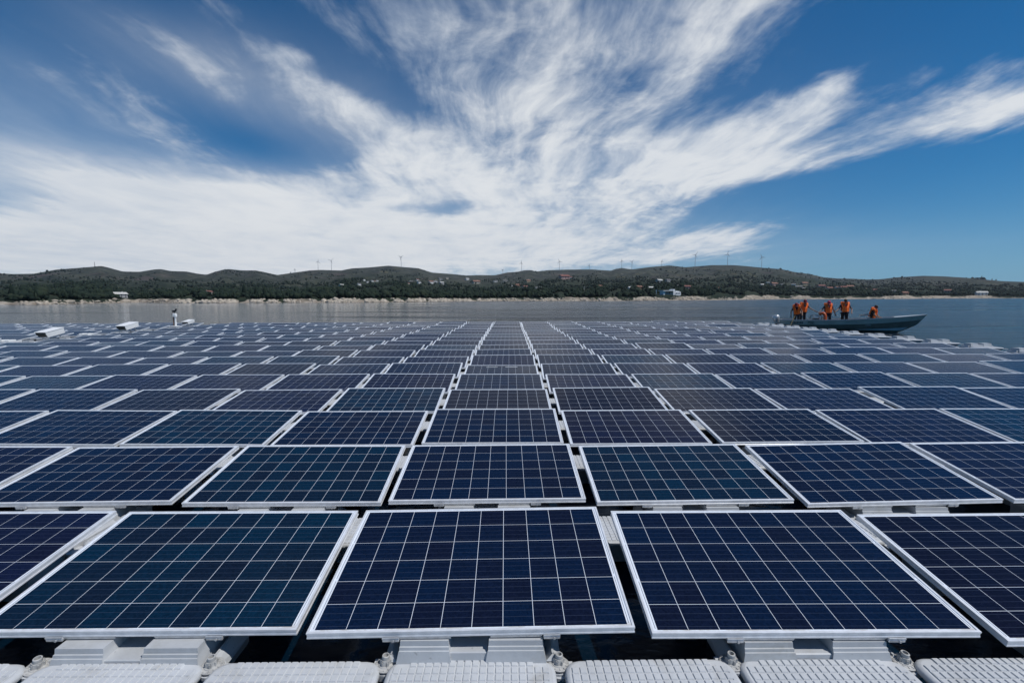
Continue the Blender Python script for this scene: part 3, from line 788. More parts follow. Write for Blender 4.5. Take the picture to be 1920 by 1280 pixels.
def tread_mesh():
    mb = MB(); nx, ny = 20, 9; px, py = .0385, .0415
    for i in range(nx):
        for j in range(ny):
            cx, cy = (i - (nx - 1) / 2) * px, (j - (ny - 1) / 2) * py
            if abs(cx) / (WALK_W / 2 - .03) > .80 and abs(cy) / (WALK_D / 2) > .74: continue
            a, b, t = px / 2 - .0026, py / 2 - .0012, .0052
            cy -= WALK_D / 2
            vs = [(cx - a, cy - b, -.002), (cx + a, cy - b, -.002), (cx + a, cy + b, -.002), (cx - a, cy + b, -.002),
                  (cx - a + .003, cy - b + .004, t), (cx + a - .003, cy - b + .004, t), (cx + a - .003, cy + b - .004, t), (cx - a + .003, cy + b - .004, t)]
            mb.add(vs, [(4, 5, 6, 7), (0, 1, 5, 4), (1, 2, 6, 5), (2, 3, 7, 6), (3, 0, 4, 7)])
    for sx in (-1, 1):                        # short slanted drain rib at each end
        x = sx * (WALK_W / 2 - .055)
        mb.box(x - .003, x + .003, -.16, -.09, -.002, .004)
    return mb
ob = walkway_body().build('float_body', M_FLOAT); ME_WALK = ob.data; bpy.data.objects.remove(ob)
ob = tread_mesh().build('tread', M_FLOAT); ME_TREAD = ob.data; bpy.data.objects.remove(ob)

def pin_parts():
    fl = MB()
    ring = lambda r, z, n=24: [(math.cos(2 * math.pi * i / n) * r, math.sin(2 * math.pi * i / n) * r, z) for i in range(n)]
    fl.loft([ring(.054, 0), ring(.054, .004), ring(.050, .006)], smooth=False)
    for i in range(12):
        a = 2 * math.pi * i / 12; m = Matrix.Rotation(a, 4, 'Z'); fl.box(.036, .049, -.0022, .0022, .006, .009, 0, m)
    fl.loft([ring(.035, .006), ring(.033, .010)], smooth=False)
    nut = MB(); nut.cyl((0, 0, .009), (0, 0, .034), .0275, .0255, n=6, smooth=False)
    for i in range(6):
        a = 2 * math.pi * (i + .5) / 6; m = Matrix.Rotation(a, 4, 'Z'); nut.box(.018, .0285, -.004, .004, .010, .030, 0, m)
    tb = MB(); ro = [ring(.0185, .034), ring(.0185, .052), ring(.0165, .054), ring(.0125, .054), ring(.0120, .036)]
    tb.loft(ro, smooth=False)
    return fl, nut, tb
PIN = []
for nm, p in zip(('flange', 'nut', 'tube'), pin_parts()):
    ob = p.build(nm, M_PIN); PIN.append((nm, ob.data)); bpy.data.objects.remove(ob)

def extrude_x(mb, prof, x0, x1, taper):
    """profile of (y, z) swept along x; each point also moves in by taper at both ends"""
    n = len(prof)
    mb.loft([[(x0 + taper[i], p[0], p[1]) for i, p in enumerate(prof)], [(x1 - taper[i], p[0], p[1]) for i, p in enumerate(prof)]], smooth=False)
def main_float_body():
    mb = MB(); rings = []
    for (z, inset) in ((-.10, .04), (-.07, .0), (.14, 0), (.165, .008), (.175, .03)):
        rings.append([(x, y + .24, z) for (x, y) in outline(.74 - 2 * inset, .40 - 2 * inset, .07 - inset * .5)])
    mb.loft(rings)
    # low front supports with a notch between
    front = [(-.010, .16), (-.030, .205), (-.018, .262), (-.012, .2635), (-.010, .278), (-.003, .2795), (-.001, .306), (.20, .306), (.27, .20), (.27, .16)]
    tp = [0, 0, .012, .014, .014, .016, .018, .02, .0, 0]
    extrude_x(mb, front, -.375, -.098, tp); extrude_x(mb, front, .070, .375, tp)
    mid = [(.0, .16), (-.016, .21), (-.011, .247), (-.005, .251), (.20, .251), (.25, .20), (.25, .16)]
    extrude_x(mb, mid, -.108, .080, [0] * 7)
    shoulder = [(.01, .16), (-.01, .20), (.015, .228), (.22, .235), (.26, .20), (.26, .16)]
    extrude_x(mb, shoulder, -.455, -.365, [0, .01, .05, .05, .01, 0]); extrude_x(mb, shoulder, .365, .455, [0, .01, .05, .05, .01, 0])
    return mb
def main_float_hump():
    mb = MB()
    back = [(.76, -.08), (.76, .17), (.80, .38), (.83, .435), (.955, .452), (.985, .44), (1.02, .30), (1.03, -.08)]
    tp = [0, 0, .02, .03, .035, .03, .015, 0]
    extrude_x(mb, back, -.40, -.06, tp); extrude_x(mb, back, .06, .40, tp)
    web = [(.30, -.02), (.30, .10), (.78, .10), (.78, -.02)]
    extrude_x(mb, web, -.14, .14, [0, .02, .02, 0])
    return mb
ob = main_float_body().build('float_body', M_FLOAT2); ME_MAIN = ob.data; bpy.data.objects.remove(ob)
ob = main_float_hump().build('rear_support', M_FLOAT2); ME_HUMP = ob.data; bpy.data.objects.remove(ob)

def add_walk(hc, k, label, cat='walkway float', x=None):
    """walkway float before row k at half-column hc (in units of half a column)"""
    rr = random.Random(hc * 17 + k * 91 + 3)
    X = hc * C_X / 2 if x is None else x
    root = empty('walkway_float', (X + rr.gauss(0, .004), Y0 + k * P_Y - .002 + rr.gauss(0, .004), WALK_Z + rr.gauss(0, .004)), (rr.gauss(0, .004), rr.gauss(0, .004), rr.gauss(0, .004)))
    tag(root, label, cat, 'grey walkway floats of the raft')
    use('float_body', ME_WALK, root)
    o = use('tread', ME_TREAD, root); o['kind'] = 'stuff'
    return root
def add_main(x, k, label, dz=0.0, hump=True):
    root = empty('panel_float', (x, Y0 + k * P_Y, dz))
    tag(root, label, 'panel float', 'grey floats that carry the panels')
    use('float_body', ME_MAIN, root)
    if hump: use('rear_support', ME_HUMP, root)
    return root

done_walk, done_main = set(), set()
def build_floats():
    side = lambda c: 'middle' if c == 0 else (f"{ORDN[abs(c)]} {'right' if c > 0 else 'left'} of the middle")
    gap = lambda c: f'{ORDN[c + 1]} gap right of the middle' if c >= 0 else f'{ORDN[-c]} gap left of the middle'
    for hc in range(-6, 7):                  # the walkway in the foreground
        if abs(hc * C_X / 2) > 2.9: continue
        c = hc // 2
        if hc % 2 == 0: lab = f'grey textured walkway float at the bottom edge, before the panel {side(c)}' if c else 'grey textured walkway float at the bottom edge, before the middle panel'
        else: lab = f'grey textured walkway float at the bottom edge, before the {gap(c)}'
        add_walk(hc, 0, lab); done_walk.add((hc, 0))
    bx = [-2.5, -1.5, -.5, .5, 1.5, 2.5]
    names = {-2.5: 'leftmost grey connecting bolt', -1.5: 'second grey connecting bolt from the left', -.5: 'grey connecting bolt left of the middle float', .5: 'grey connecting bolt right of the middle float',
             1.5: 'second grey connecting bolt from the right', 2.5: 'rightmost grey connecting bolt'}
    for b in bx:
        rr = random.Random(int(b * 10)); root = empty('connecting_bolt', (b * C_X / 2, Y0 + .0 + .012 - .024, WALK_Z - .026), (rr.gauss(0, .05), rr.gauss(0, .05), rr.uniform(0, 6)))
        tag(root, names[b] + ' at the walkway joint', 'bolt', 'bolts that join the walkway floats')
        for nm, me in PIN: use(nm, me, root)
    # panel floats whose front shows below the low edge of a panel
    for k in range(0, 3):
        for c in range(-6, 7):
            if c == C_SERVICE or not visible(c * C_X, Y0 + k * P_Y, .3): continue
            row = 'front row' if k == 0 else f'{ORD[k + 1]} row'
            dz = pose_of(c, k)[2] - Z_LOW
            add_main(pose_of(c, k)[0], k, f'grey plastic float under the {side(c)} panel of the {row}' if c == 0 else f'grey plastic float under the panel {side(c)}, {row}', dz); done_main.add((c, k))
    # tread seen through the gaps between neighbouring panels
    for k in range(1, 8):
        for hc in range(-31, 16, 2):
            X = hc * C_X / 2; Y = Y0 + k * P_Y - .2
            if abs(X) > 1.12 * Y: continue
            c = (hc - 1) // 2
            lab = f'grey walkway float in the {gap(c)}, behind the {ORD[k]} row'
            add_walk(hc, k, lab); done_walk.add((hc, k))
    # floats without panels along the right edge
    for k in range(6, N_ROWS):
        add_main(16.60 - min(k, 12) * .012, k, f'pale float without a panel at the right edge, beyond the {ORD[k]} row from the front', .125, hump=False); done_main.add((9.5, k))
        add_walk(19, k, f'pale flat walkway float at the right edge, beyond the {ORD[k]} row from the front', x=16.60 - min(k, 12) * .012).location.z += .10; done_walk.add((19, k))
    # everything else the panels ride on, glimpsed only through the gaps
    mb = MB()
    def low_walk(hc, k):
        x, y = hc * C_X / 2, Y0 + k * P_Y
        mb.box(x - .415, x + .415, y - WALK_D, y, .11, WALK_Z, 0, None, .02); mb.box(x - .30, x + .30, y - WALK_D + .1, y - .1, -.05, .109)
    def low_main(x, k):
        y = Y0 + k * P_Y
        mb.box(x - .41, x + .41, y + .03, y + 1.03, -.06, .20, 0, None, .02)
        for a, b in ((-.36, -.10), (.08, .36)):
            mb.box(x + a, x + b, y + .04, y + .22, .201, .306); mb.box(x + a, x + b, y + .80, y + .98, .201, .448)
    for k in range(0, N_ROWS + 1):
        for hc in range(-46, 20):
            X = hc * C_X / 2; Y = Y0 + k * P_Y - .2
            if (hc, k) in done_walk or not visible(X, Y, .6) or (hc > 16 and k < 8): continue
            low_walk(hc, k)
        if k < N_ROWS:
            for c in range(-23, 9):
                if (c, k) in done_main or not visible(c * C_X, Y0 + k * P_Y, .8) : continue
                low_main(c * C_X, k)
    o = mb.build('raft_floats', M_FLOAT2)
    tag(o, 'grey floats under the rest of the array, glimpsed through gaps and at its far edges', kind='stuff')
build_floats()

def build_service_column():
    X = C_SERVICE * C_X
    white = mat('white_enamel', (.80, .80, .78), .4, noise=(3, .03)); dark = mat('dark_vent', (.045, .045, .04), .7, noise=(30, .4)); lid = mat('white_lid', (.84, .84, .83), .35, noise=(3, .03))
    def inverter(x, y, w, l, h, lab):
        root = empty('inverter_box', (x, y, .47), (R(11), 0, 0))
        tag(root, lab, 'inverter box', 'white inverter boxes on the array')
        mb = MB()
        ring = lambda z, a, y0, y1: [(-w / 2 + a, y0 + a, z), (w / 2 - a * .2, y0 + a, z), (w / 2 - a * .2, y1, z), (-w / 2 + a, y1, z)]
        mb.loft([ring(0, w * .16, 0, l), ring(h * .55, w * .02, 0, l), ring(h * .9, 0, 0, l)], smooth=False); mb.build('housing', white, root)
        v = MB(); e = .012
        v.add([(-w / 2 + w * .18, w * .16 - e - .02, .02), (w / 2 - .04, w * .16 - e - .02, .02), (w / 2 - .02, -e, h * .55), (w / 2 - .02, -e, h * .88), (-w / 2 + .02, -e, h * .88), (-w / 2 + .02, -e, h * .55),
               (-w / 2 + w * .18, w * .16 + .02, .02), (w / 2 - .04, w * .16 + .02, .02), (w / 2 - .02, .02, h * .55), (w / 2 - .02, .02, h * .88), (-w / 2 + .02, .02, h * .88), (-w / 2 + .02, .02, h * .55)],
              [(0, 1, 2, 5), (5, 2, 3, 4), (6, 11, 8, 7), (11, 10, 9, 8), (0, 6, 7, 1), (4, 3, 9, 10), (0, 5, 11, 6), (5, 4, 10, 11), (1, 7, 8, 2), (2, 8, 9, 3)])
        v.build('vent_panel', dark, root)
        t = MB(); t.box(-w / 2 - .02, w / 2 + .02, -.03, l + .02, h * .9, h, 0, None, .01); t.build('lid', lid, root)
        lg = MB()
        for sx in (-1, 1):
            for yy in (.15, l - .15): lg.box(sx * w * .28 - .02, sx * w * .28 + .02, yy - .02, yy + .02, -.25, .01)
        lg.build('stand', M_ALU2, root)
    inverter(-19.27, 18.4, .43, .78, .25, 'long white inverter box with dark vented end, leftmost and nearest of three on the array')
    inverter(-19.72, 22.7, .46, .84, .25, 'white inverter box with dark vented end, middle one of three on the array')
    inverter(-20.33, 28.0, .38, .62, .18, 'small white inverter box right of the weather mast, farthest of three')
    for (y, t) in ((17.35, 'white service float at the left edge of the photo, before the nearest inverter box'), (20.6, 'white service float between the two large inverter boxes')):
        root = empty('service_float', (X - .35, y, .26)); root.scale = (.62, .8, .8); tag(root, t, 'float', 'white floats of the service lane')
        b = MB(); b.box(-.45, .45, -.3, .3, 0, .22, 0, None, .03); b.build('float_body', M_FLOAT, root)
        b = MB(); b.box(-.36, -.08, -.24, .1, .221, .29, 0, None, .02); b.build('raised_pad', white, root)
        b = MB(); b.box(.08, .36, -.24, .1, .221, .29, 0, None, .02); b.build('raised_pad', white, root)
    # weather mast
    root = empty('weather_mast', (-20.35, 27.2, .38)); tag(root, 'white weather mast with a dark sensor head, standing above the far left panels', 'mast')
    b = MB(); b.cyl((.03, 0, 0), (.03, 0, .82), .055, .05); b.build('pole', white, root)
    b = MB(); b.box(-.085, -.03, -.05, .03, 0, .62); b.build('cable_duct', mat('rusty_duct', (.17, .10, .07), .8, noise=(8, .3)), root)
    b = MB(); b.box(-.26, .26, -.2, .2, -.02, .06, 0, None, .01); b.build('mast_foot', white, root)
    b = MB(); b.box(-.06, .12, -.10, .06, .60, .80, 0, None, .015); b.build('junction_box', lid, root)
    b = MB(); b.tube([(.03, 0, .82), (.02, 0, .92), (-.04, 0, .98)], .03); b.cyl((-.10, 0, .93), (.10, 0, .97), .055, .06, 10); b.cyl((.10, -.02, .96), (.14, -.02, 1.10), .035, .05, 8)
    b.build('sensor_head', mat('black_plastic', (.02, .02, .022), .5), root)
    b = MB(); b.cyl((-.12, 0, .74), (-.17, 0, .78), .03, .02, 8); b.tube([(-.03, 0, .70), (-.14, 0, .75)], .012); b.build('sensor_arm', MATS['black_plastic'], root)
build_service_column()

def build_cables():
    b = MB()
    b.tube([(-.93, 2.62, .12), (-.90, 2.70, .19), (-.875, 2.76, .215), (-.85, 2.83, .20), (-.80, 2.9, .14)], .006, 8)
    o = b.build('earthing_cable', mat('yellow_green_sheath', (.38, .42, .05), .5)); tag(o, 'yellow and green earthing cable in the gap left of the middle front panel', 'cable')
    b = MB(); b.tube([(.86, 2.98, .12), (.89, 3.05, .20), (.92, 3.12, .225), (.90, 3.2, .222)], .005, 8)
    o = b.build('grey_cable', mat('grey_sheath', (.2, .2, .2), .5)); tag(o, 'thin grey cable in the gap right of the middle front panel', 'cable')
build_cables()

# ---------------------------------------------------------------- boat
BOAT = empty('motor_boat', (17.65, 28.48, 0.0), (0, 0, R(-33.0)))
tag(BOAT, 'long grey open aluminium motor boat with five people, moored beside the array', 'boat')
BL_ = 7.0
def hull_section(t):
    """half section at t (0 stern, 1 bow): list of (half beam, z) from keel to gunwale"""
    g = .84 * (1 - max(0, (t - .42) / .58) ** 2.3) if t > .42 else .80 + .04 * math.sin(min(t / .42, 1) * math.pi / 2)
    zg = .64 + .06 * t + .37 * t ** 2.6
    zk = -.14 + .62 * max(0, (t - .78) / .22) ** 1.9
    zc = .10 + .14 * t + .30 * t ** 3
    zn = zg - .27 - .02 * t
    zc = max(zc, zk + .04); zn = max(zn, zc + .04)
    return [(0.012, zk), (g * (.62 - .25 * t), zc * .55 + zk * .45 - .02), (g * (.84 - .16 * t), zc), (g * (.93 - .04 * t), zn), (g * (.955 - .02 * t), zn + .012), (g, zg)]
def build_boat():
    grey = mat('grey_hull_paint', (.52, .45, .37), .45, noise=(2.2, .10)); inner = mat('pale_inner_paint', (.46, .46, .45), .55, noise=(3, .10)); rimm = mat('bare_gunwale', (.50, .52, .54), .4, metal=.2)
    deckm = mat('pale_deck', (.66, .67, .66), .5, noise=(3, .08))
    N = 30; ts = [i / (N - 1) for i in range(N)]
    rake = lambda t, z: BL_ * t - (1 - min(1, max(0, (z + .14) / 1.2))) * .85 * t ** 5
    mb = MB(); rings = []
    for t in ts:
        s = hull_section(t)
        rings.append([(rake(t, z), -b, z) for (b, z) in s[::-1]] + [(rake(t, z), b, z) for (b, z) in s])
    mb.loft(rings, closed=False, smooth=False)
    nn = len(rings[0]) - 1
    for q in range(len(mb.f)):               # shade under the flare, painted in as a darker hull colour below the knuckle
        if 2 <= q % nn <= nn - 3: mb.m[q] = 1
    r0 = rings[0]; mb.add(r0, [tuple(range(len(r0)))])
    hull = mb.build('hull', [grey, mat('hull_shade_grey', (.22, .19, .155), .5, noise=(2.2, .15))], BOAT)
    mb = MB(); rings = []
    for t in ts:
        s = hull_section(t); k = .045
        q = [(max(b - k, .004), z) for (b, z) in (s[5], s[3], s[2])]; fl = max(.13, s[0][1] + .08)
        q[2] = (q[2][0], max(q[2][1], fl))
        rings.append([(rake(t, z) - .03, -b, z) for (b, z) in q] + [(rake(t, fl) - .03, -q[2][0] * .92, fl), (rake(t, fl) - .03, q[2][0] * .92, fl)] + [(rake(t, z) - .03, b, z) for (b, z) in q[::-1]])
    mb.loft(rings, closed=False, smooth=False); mb.build('inner_lining', inner, BOAT)
    for s in (-1, 1):
        mb = MB(); rr = []
        for t in ts:
            b, z = hull_section(t)[5]; x = rake(t, z)
            rr.append([(x, s * (b + .018), z - .025), (x, s * (b + .018), z + .014), (x, s * max(b - .065, .0), z + .014), (x, s * max(b - .065, .0), z - .006)])
        mb.loft(rr, smooth=False); mb.build('gunwale', rimm, BOAT)
    # fore deck with its notch
    mb = MB(); top = []
    for t in [.80, .85, .9, .95, .985]:
        b, z = hull_section(t)[5]; x = rake(t, z); top.append([(x, -b + .05, z - .012), (x, 0, z + .02), (x, b - .05, z - .012)])
    mb.loft(top, closed=False, smooth=False); mb.build('fore_deck', deckm, BOAT)
    for x in (1.0, 2.9, 4.35):                # thwarts
        t = x / BL_; b = hull_section(t)[4][0] - .06
        mb = MB(); mb.box(x - .14, x + .14, -b, b, .36 + .06 * t, .40 + .06 * t, 0, None, .008); mb.build('thwart', inner, BOAT)
    mb = MB(); mb.box(-.02, .05, -.74, .74, .30, .645); mb.build('transom_board', mat('transom_wood', (.10, .10, .10), .6), BOAT)
    # rub strake along the knuckle
    for s in (-1, 1):
        mb = MB(); rr = []
        for t in ts[:-1]:
            b, z = hull_section(t)[4]; x = rake(t, z)
            rr.append([(x, s * (b - .004), z - .02), (x, s * (b + .02), z - .012), (x, s * (b + .02), z + .008), (x, s * (b - .004), z + .012)])
        mb.loft(rr, smooth=False); mb.build('rub_strake', grey, BOAT)
    # outboard motor
    mo = MB(); rings = []
    for (z, x0, x1, w) in ((.30, -.38, -.10, .13), (.46, -.47, -.08, .18), (.60, -.50, -.06, .20), (.70, -.46, -.07, .18), (.755, -.38, -.12, .11)):
        n = 14; rings.append([((x0 + x1) / 2 + math.cos(2 * math.pi * i / n) * (x1 - x0) / 2, math.sin(2 * math.pi * i / n) * w, z) for i in range(n)])
    rings = [[(x, y, z + .16) for x, y, z in r_] for r_ in rings]; mo.loft(rings); om = mo.build('outboard_motor', mat('silver_cowl', (.50, .52, .53), .3, metal=.4, coat=.4), BOAT)
    lg = MB(); lg.box(-.34, -.18, -.06, .06, -.45, .40, 0, None, .02); lg.box(-.20, .06, -.10, .10, .30, .42, 0, None, .02); lg.build('motor_leg', mat('dark_metal', (.05, .052, .055), .5), om)
    # hull number on the side that faces the array
    cu = bpy.data.curves.new('hull_number', 'FONT'); cu.body = '700'; cu.size = .24; cu.extrude = .002
    ob = bpy.data.objects.new('hull_number', cu); col.objects.link(ob)
    dg = bpy.context.evaluated_depsgraph_get(); me = bpy.data.meshes.new_from_object(ob.evaluated_get(dg)); bpy.data.objects.remove(ob)
    ink = mat('dark_lettering', (.018, .02, .022), .5); me.materials.clear(); me.materials.append(ink)
    sec = hull_section(.22); a = math.atan2(sec[5][0] - sec[4][0], sec[5][1] - sec[4][1])
    o = use('hull_number', me, BOAT, (1.42, -(sec[4][0] + .012), sec[4][1] + .02), (R(90) + a, 0, 0))
    mb = MB(); x = .55
    for w in (.07, .05, .06, .05, .07, .05, .06, .06):   # the worn-off name before the number
        mb.box(x, x + w, -.001, .001, 0, .11 if w > .055 else .09); x += w + .025
    mb.build('worn_name', mat('faded_lettering', (.06, .065, .07), .6), BOAT, (0, -(sec[4][0] + .010), sec[4][1] + .035), (a, 0, 0))
build_boat()
BM = BOAT.matrix_basis.copy()
def on_boat(x, y, z=.14): return BM @ Vector((x + .24, y, z))

def build_gear():
    p = on_boat(1.62, -.28, .30)
    root = empty('pump', p, (0, 0, R(-33))); tag(root, 'black and silver portable pump on the boat floor beside the orange hose', 'pump')
    dk = mat('pump_black', (.02, .02, .022), .45); sv = mat('pump_silver', (.55, .56, .57), .3, metal=.7)
    b = MB(); b.box(-.22, .22, -.16, .16, .10, .42, 0, None, .03); b.build('engine_block', dk, root)
    b = MB(); b.cyl((-.26, 0, .28), (-.34, 0, .28), .12, .10, 14); b.build('recoil_starter', sv, root)
    b = MB(); b.box(-.16, .18, -.13, .13, .425, .60, 0, None, .04); b.build('fuel_tank', sv, root)
    b = MB(); b.cyl((.22, 0, .25), (.34, 0, .25), .11, .09, 14); b.cyl((.30, 0, .25), (.30, 0, .52), .05, .05, 12); b.build('pump_head', sv, root)
    b = MB()
    for yy in (-.19, .19): b.tube([(-.3, yy, .02), (-.3, yy, .58), (-.24, yy, .64), (.24, yy, .64), (.3, yy, .58), (.3, yy, .02), (-.3, yy, .02)], .014)
    b.build('carry_frame', dk, root)
    b = MB(); pts = []
    for i in range(15):
        t = i / 14; pts.append(on_boat(1.78 + .30 * math.sin(t * 2.2), -.34 - .16 * t, .84 + .30 * math.sin(t * math.pi * .72 + .55) - .62 * t * t))
    b.tube(pts, .085, 12)
    for k in range(1, 14, 1):
        d = (pts[k + 1] - pts[k - 1]).normalized(); b.cyl(pts[k] - d * .012, pts[k] + d * .012, .094, .094, 12)
    o = b.build('suction_hose', mat('orange_hose', (.52, .10, .025), .5)); tag(o, 'thick ribbed orange hose arching out of the pump in the boat', 'hose')
build_gear()

# ---------------------------------------------------------------- people
SKIN = mat('skin', (.22, .125, .085), .55)
def skin_obj(name, joints, edges, m, parent, root=0, sub=1):
    me = bpy.data.meshes.new(name); names = list(joints)
    me.from_pydata([joints[n][0] for n in names], [(names.index(a), names.index(b)) for a, b in edges], [])
    me.materials.append(m); o = link(bpy.data.objects.new(name, me), parent)
    md = o.modifiers.new('skin', 'SKIN'); md.use_smooth_shade = True
    for i, n in enumerate(names):
        r = joints[n][1]; r = r if isinstance(r, tuple) else (r, r)
        me.skin_vertices[0].data[i].radius = r; me.skin_vertices[0].data[i].use_root = (i == root)
    s = o.modifiers.new('smooth', 'SUBSURF'); s.levels = sub; s.render_levels = sub
    return o

def person(label, loc, face_deg, lean=0, side=0, head_tilt=15, arms=None, legs='stand', cap=None, hair=(.02, .016, .012), shirt=(.02, .025, .04), trousers=(.012, .014, .024), scale=1.0, vest=True, head_turn=0):
    """figure with feet at z = 0 that faces local -y; lean bends the trunk forward at the hips"""
    root = empty('person', loc, (0, 0, R(face_deg))); root.scale = (scale,) * 3
    tag(root, label, 'person', 'boat crew in orange life vests')
    hip = .92 if legs == 'stand' else .50
    B = Matrix.Translation((0, 0, hip)) @ Matrix.Rotation(R(side), 4, 'Y') @ Matrix.Rotation(R(lean), 4, 'X') @ Matrix.Translation((0, 0, -hip))
    if legs != 'stand': B = B @ Matrix.Translation((0, 0, -.42))
    t = lambda x, y, z: tuple(B @ Vector((x, y, z)))
    H = B @ Matrix.Translation((0, 0, 1.50)) @ Matrix.Rotation(R(head_turn), 4, 'Z') @ Matrix.Rotation(R(head_tilt), 4, 'X') @ Matrix.Translation((0, 0, -1.50))
    hd = lambda x, y, z: tuple(H @ Vector((x, y, z)))
    J = {'pelvis': (t(0, 0, .95), (.135, .10)), 'waist': (t(0, 0, 1.12), (.125, .095)), 'chest': (t(0, .005, 1.32), (.15, .105)), 'collar': (t(0, .01, 1.44), (.10, .075)),
         'neck': (t(0, .005, 1.51), (.054, .054)), 'jaw': (hd(0, -.022, 1.575), (.060, .072)), 'skull': (hd(0, -.008, 1.655), (.076, .094)), 'crown': (hd(0, .004, 1.715), (.055, .066))}
    E = [('pelvis', 'waist'), ('waist', 'chest'), ('chest', 'collar'), ('collar', 'neck'), ('neck', 'jaw'), ('jaw', 'skull'), ('skull', 'crown')]
    arms = arms or {}
    S, T = {}, {}
    sleeve_edges = []
    for nm, sx in (('right', -1), ('left', 1)):
        el, wr = arms.get(nm, ((sx * .27, .02, 1.16), (sx * .27, -.08, .92)))
        el, wr = Vector(t(*el)), Vector(t(*wr)); sh = Vector(t(sx * .185, .005, 1.40))
        # keep the bones their length
        el = sh + (el - sh).normalized() * .29; wr = el + (wr - el).normalized() * .255
        d = (wr - el).normalized(); a = d.cross(Vector((0, 1, .2))).normalized(); b = d.cross(a)
        J[nm + 'sh'] = (tuple(sh), .056); J[nm + 'el'] = (tuple(el), .041); J[nm + 'wr'] = (tuple(wr), (.026, .030)); J[nm + 'pm'] = (tuple(wr + d * .07), (.036, .017))
        E += [('chest', nm + 'sh'), (nm + 'sh', nm + 'el'), (nm + 'el', nm + 'wr'), (nm + 'wr', nm + 'pm')]
        for k, (off, ln) in enumerate(((-.030, .062), (-.010, .072), (.010, .068), (.029, .052))):
            p0 = wr + d * .095 + a * off; p1 = p0 + d * ln * .5 + b * .012; p2 = p1 + d * ln * .35 + b * .03
            for q, (p, r) in enumerate(((p0, .0095), (p1, .009), (p2, .0075))): J[f'{nm}f{k}{q}'] = (tuple(p), r)
            E += [(nm + 'pm', f'{nm}f{k}0'), (f'{nm}f{k}0', f'{nm}f{k}1'), (f'{nm}f{k}1', f'{nm}f{k}2')]
        p0 = wr + d * .035 - a * .035 + b * .01; p1 = p0 + d * .035 - a * .014 + b * .014
        J[nm + 't0'] = (tuple(p0), .011); J[nm + 't1'] = (tuple(p1), .0085); E += [(nm + 'wr', nm + 't0'), (nm + 't0', nm + 't1')]
        mid = sh.lerp(el, .62)
        S[nm + 'sh'] = (tuple(sh), .070); S[nm + 'sl'] = (tuple(mid), .060); sleeve_edges += [('chest', nm + 'sh'), (nm + 'sh', nm + 'sl')]
        hx = sx * .095
        if legs == 'stand': kn, an, to = (sx * .11, -.02, .48), (sx * .12, .02, .08), (sx * .14, -.14, .035)
        elif legs == 'sit': kn, an, to = (sx * .13, -.40, .50), (sx * .13, -.42, .08), (sx * .14, -.58, .035)
        hp = (hx, 0, hip - .02)
        J[nm + 'hp'] = (hp, .085); J[nm + 'kn'] = (kn, .056); J[nm + 'an'] = (an, .038); J[nm + 'to'] = (to, (.038, .028))
        E += [('pelvis', nm + 'hp'), (nm + 'hp', nm + 'kn'), (nm + 'kn', nm + 'an'), (nm + 'an', nm + 'to')]
        T[nm + 'hp'] = (hp, .108); T[nm + 'kn'] = (kn, .078); T[nm + 'an'] = (an, .062)
    skin_obj('body', J, E, SKIN, root)
    S.update({'hem': (t(0, 0, .93), (.155, .12)), 'waist': (t(0, 0, 1.12), (.148, .115)), 'chest': (t(0, .005, 1.32), (.172, .125)), 'collar': (t(0, .01, 1.43), (.11, .085))})
    skin_obj('shirt', S, [('hem', 'waist'), ('waist', 'chest'), ('chest', 'collar')] + sleeve_edges, mat('cloth_%.3f_%.3f_%.3f' % shirt, shirt, .85, noise=(25, .2)), root, root=list(S).index('hem'))
    T['pelvis'] = (t(0, 0, .97), (.152, .118))
    skin_obj('trousers', T, [('pelvis', a + 'hp') for a in ('right', 'left')] + [(a + x, a + y) for a in ('right', 'left') for x, y in (('hp', 'kn'), ('kn', 'an'))],
             mat('cloth_%.3f_%.3f_%.3f' % trousers, trousers, .85, noise=(25, .2)), root, root=list(T).index('pelvis'))
    for sx, nm in ((-1, 'right'), (1, 'left')):
        an = Vector(J[nm + 'an'][0]); b = MB(); b.box(an.x - .05, an.x + .05, an.y - .19, an.y + .07, 0, .085, 0, None, .025); b.build('shoe', mat('shoe_rubber', (.025, .025, .025), .6), root)
    # head details
    f = MB(); f.add([hd(-.014, -.098, 1.615), hd(.014, -.098, 1.615), hd(0, -.122, 1.622), hd(0, -.098, 1.668)], [(0, 1, 2), (0, 2, 3), (1, 3, 2), (0, 3, 1)]); f.build('nose', SKIN, root)
    for sx in (-1, 1):
        f = MB(); V, Fc = lump(3, 1, 0, (.011, .007, .008)); f.add([Vector(hd(sx * .030, -.094, 1.655)) + Vector(v) for v in V], [tuple(q) for q in Fc], 0, True); f.build('eye', mat('eye_dark', (.02, .015, .012), .2), root)
        f = MB(); V, Fc = lump(4, 1, .05, (.010, .024, .034)); f.add([Vector(hd(sx * .077, .0, 1.645)) + Vector(v) for v in V], [tuple(q) for q in Fc], 0, True); f.build('ear', SKIN, root)
    f = MB(); m0 = H @ Matrix.Identity(4); f.box(-.022, .022, -.097, -.085, 1.588, 1.596, 0, m0); f.build('mouth', mat('lips', (.16, .06, .05), .5), root)
    hairm = mat('hair_%.3f' % hair[0], hair, .7)
    b = MB(); rings = []
    for (z, rx, ry) in ((1.63, .079, .099), (1.68, .085, .106), (1.725, .076, .095), (1.76, .05, .062), (1.772, .012, .015)):
        rings.append([hd(math.cos(2 * math.pi * i / 16) * rx, .012 + math.sin(2 * math.pi * i / 16) * ry * (1 if math.sin(2 * math.pi * i / 16) > 0 else .86), z + (.03 if z < 1.66 and math.sin(2 * math.pi * i / 16) < 0 else 0)) for i in range(16)])
    b.loft(rings); b.build('hair', hairm, root)
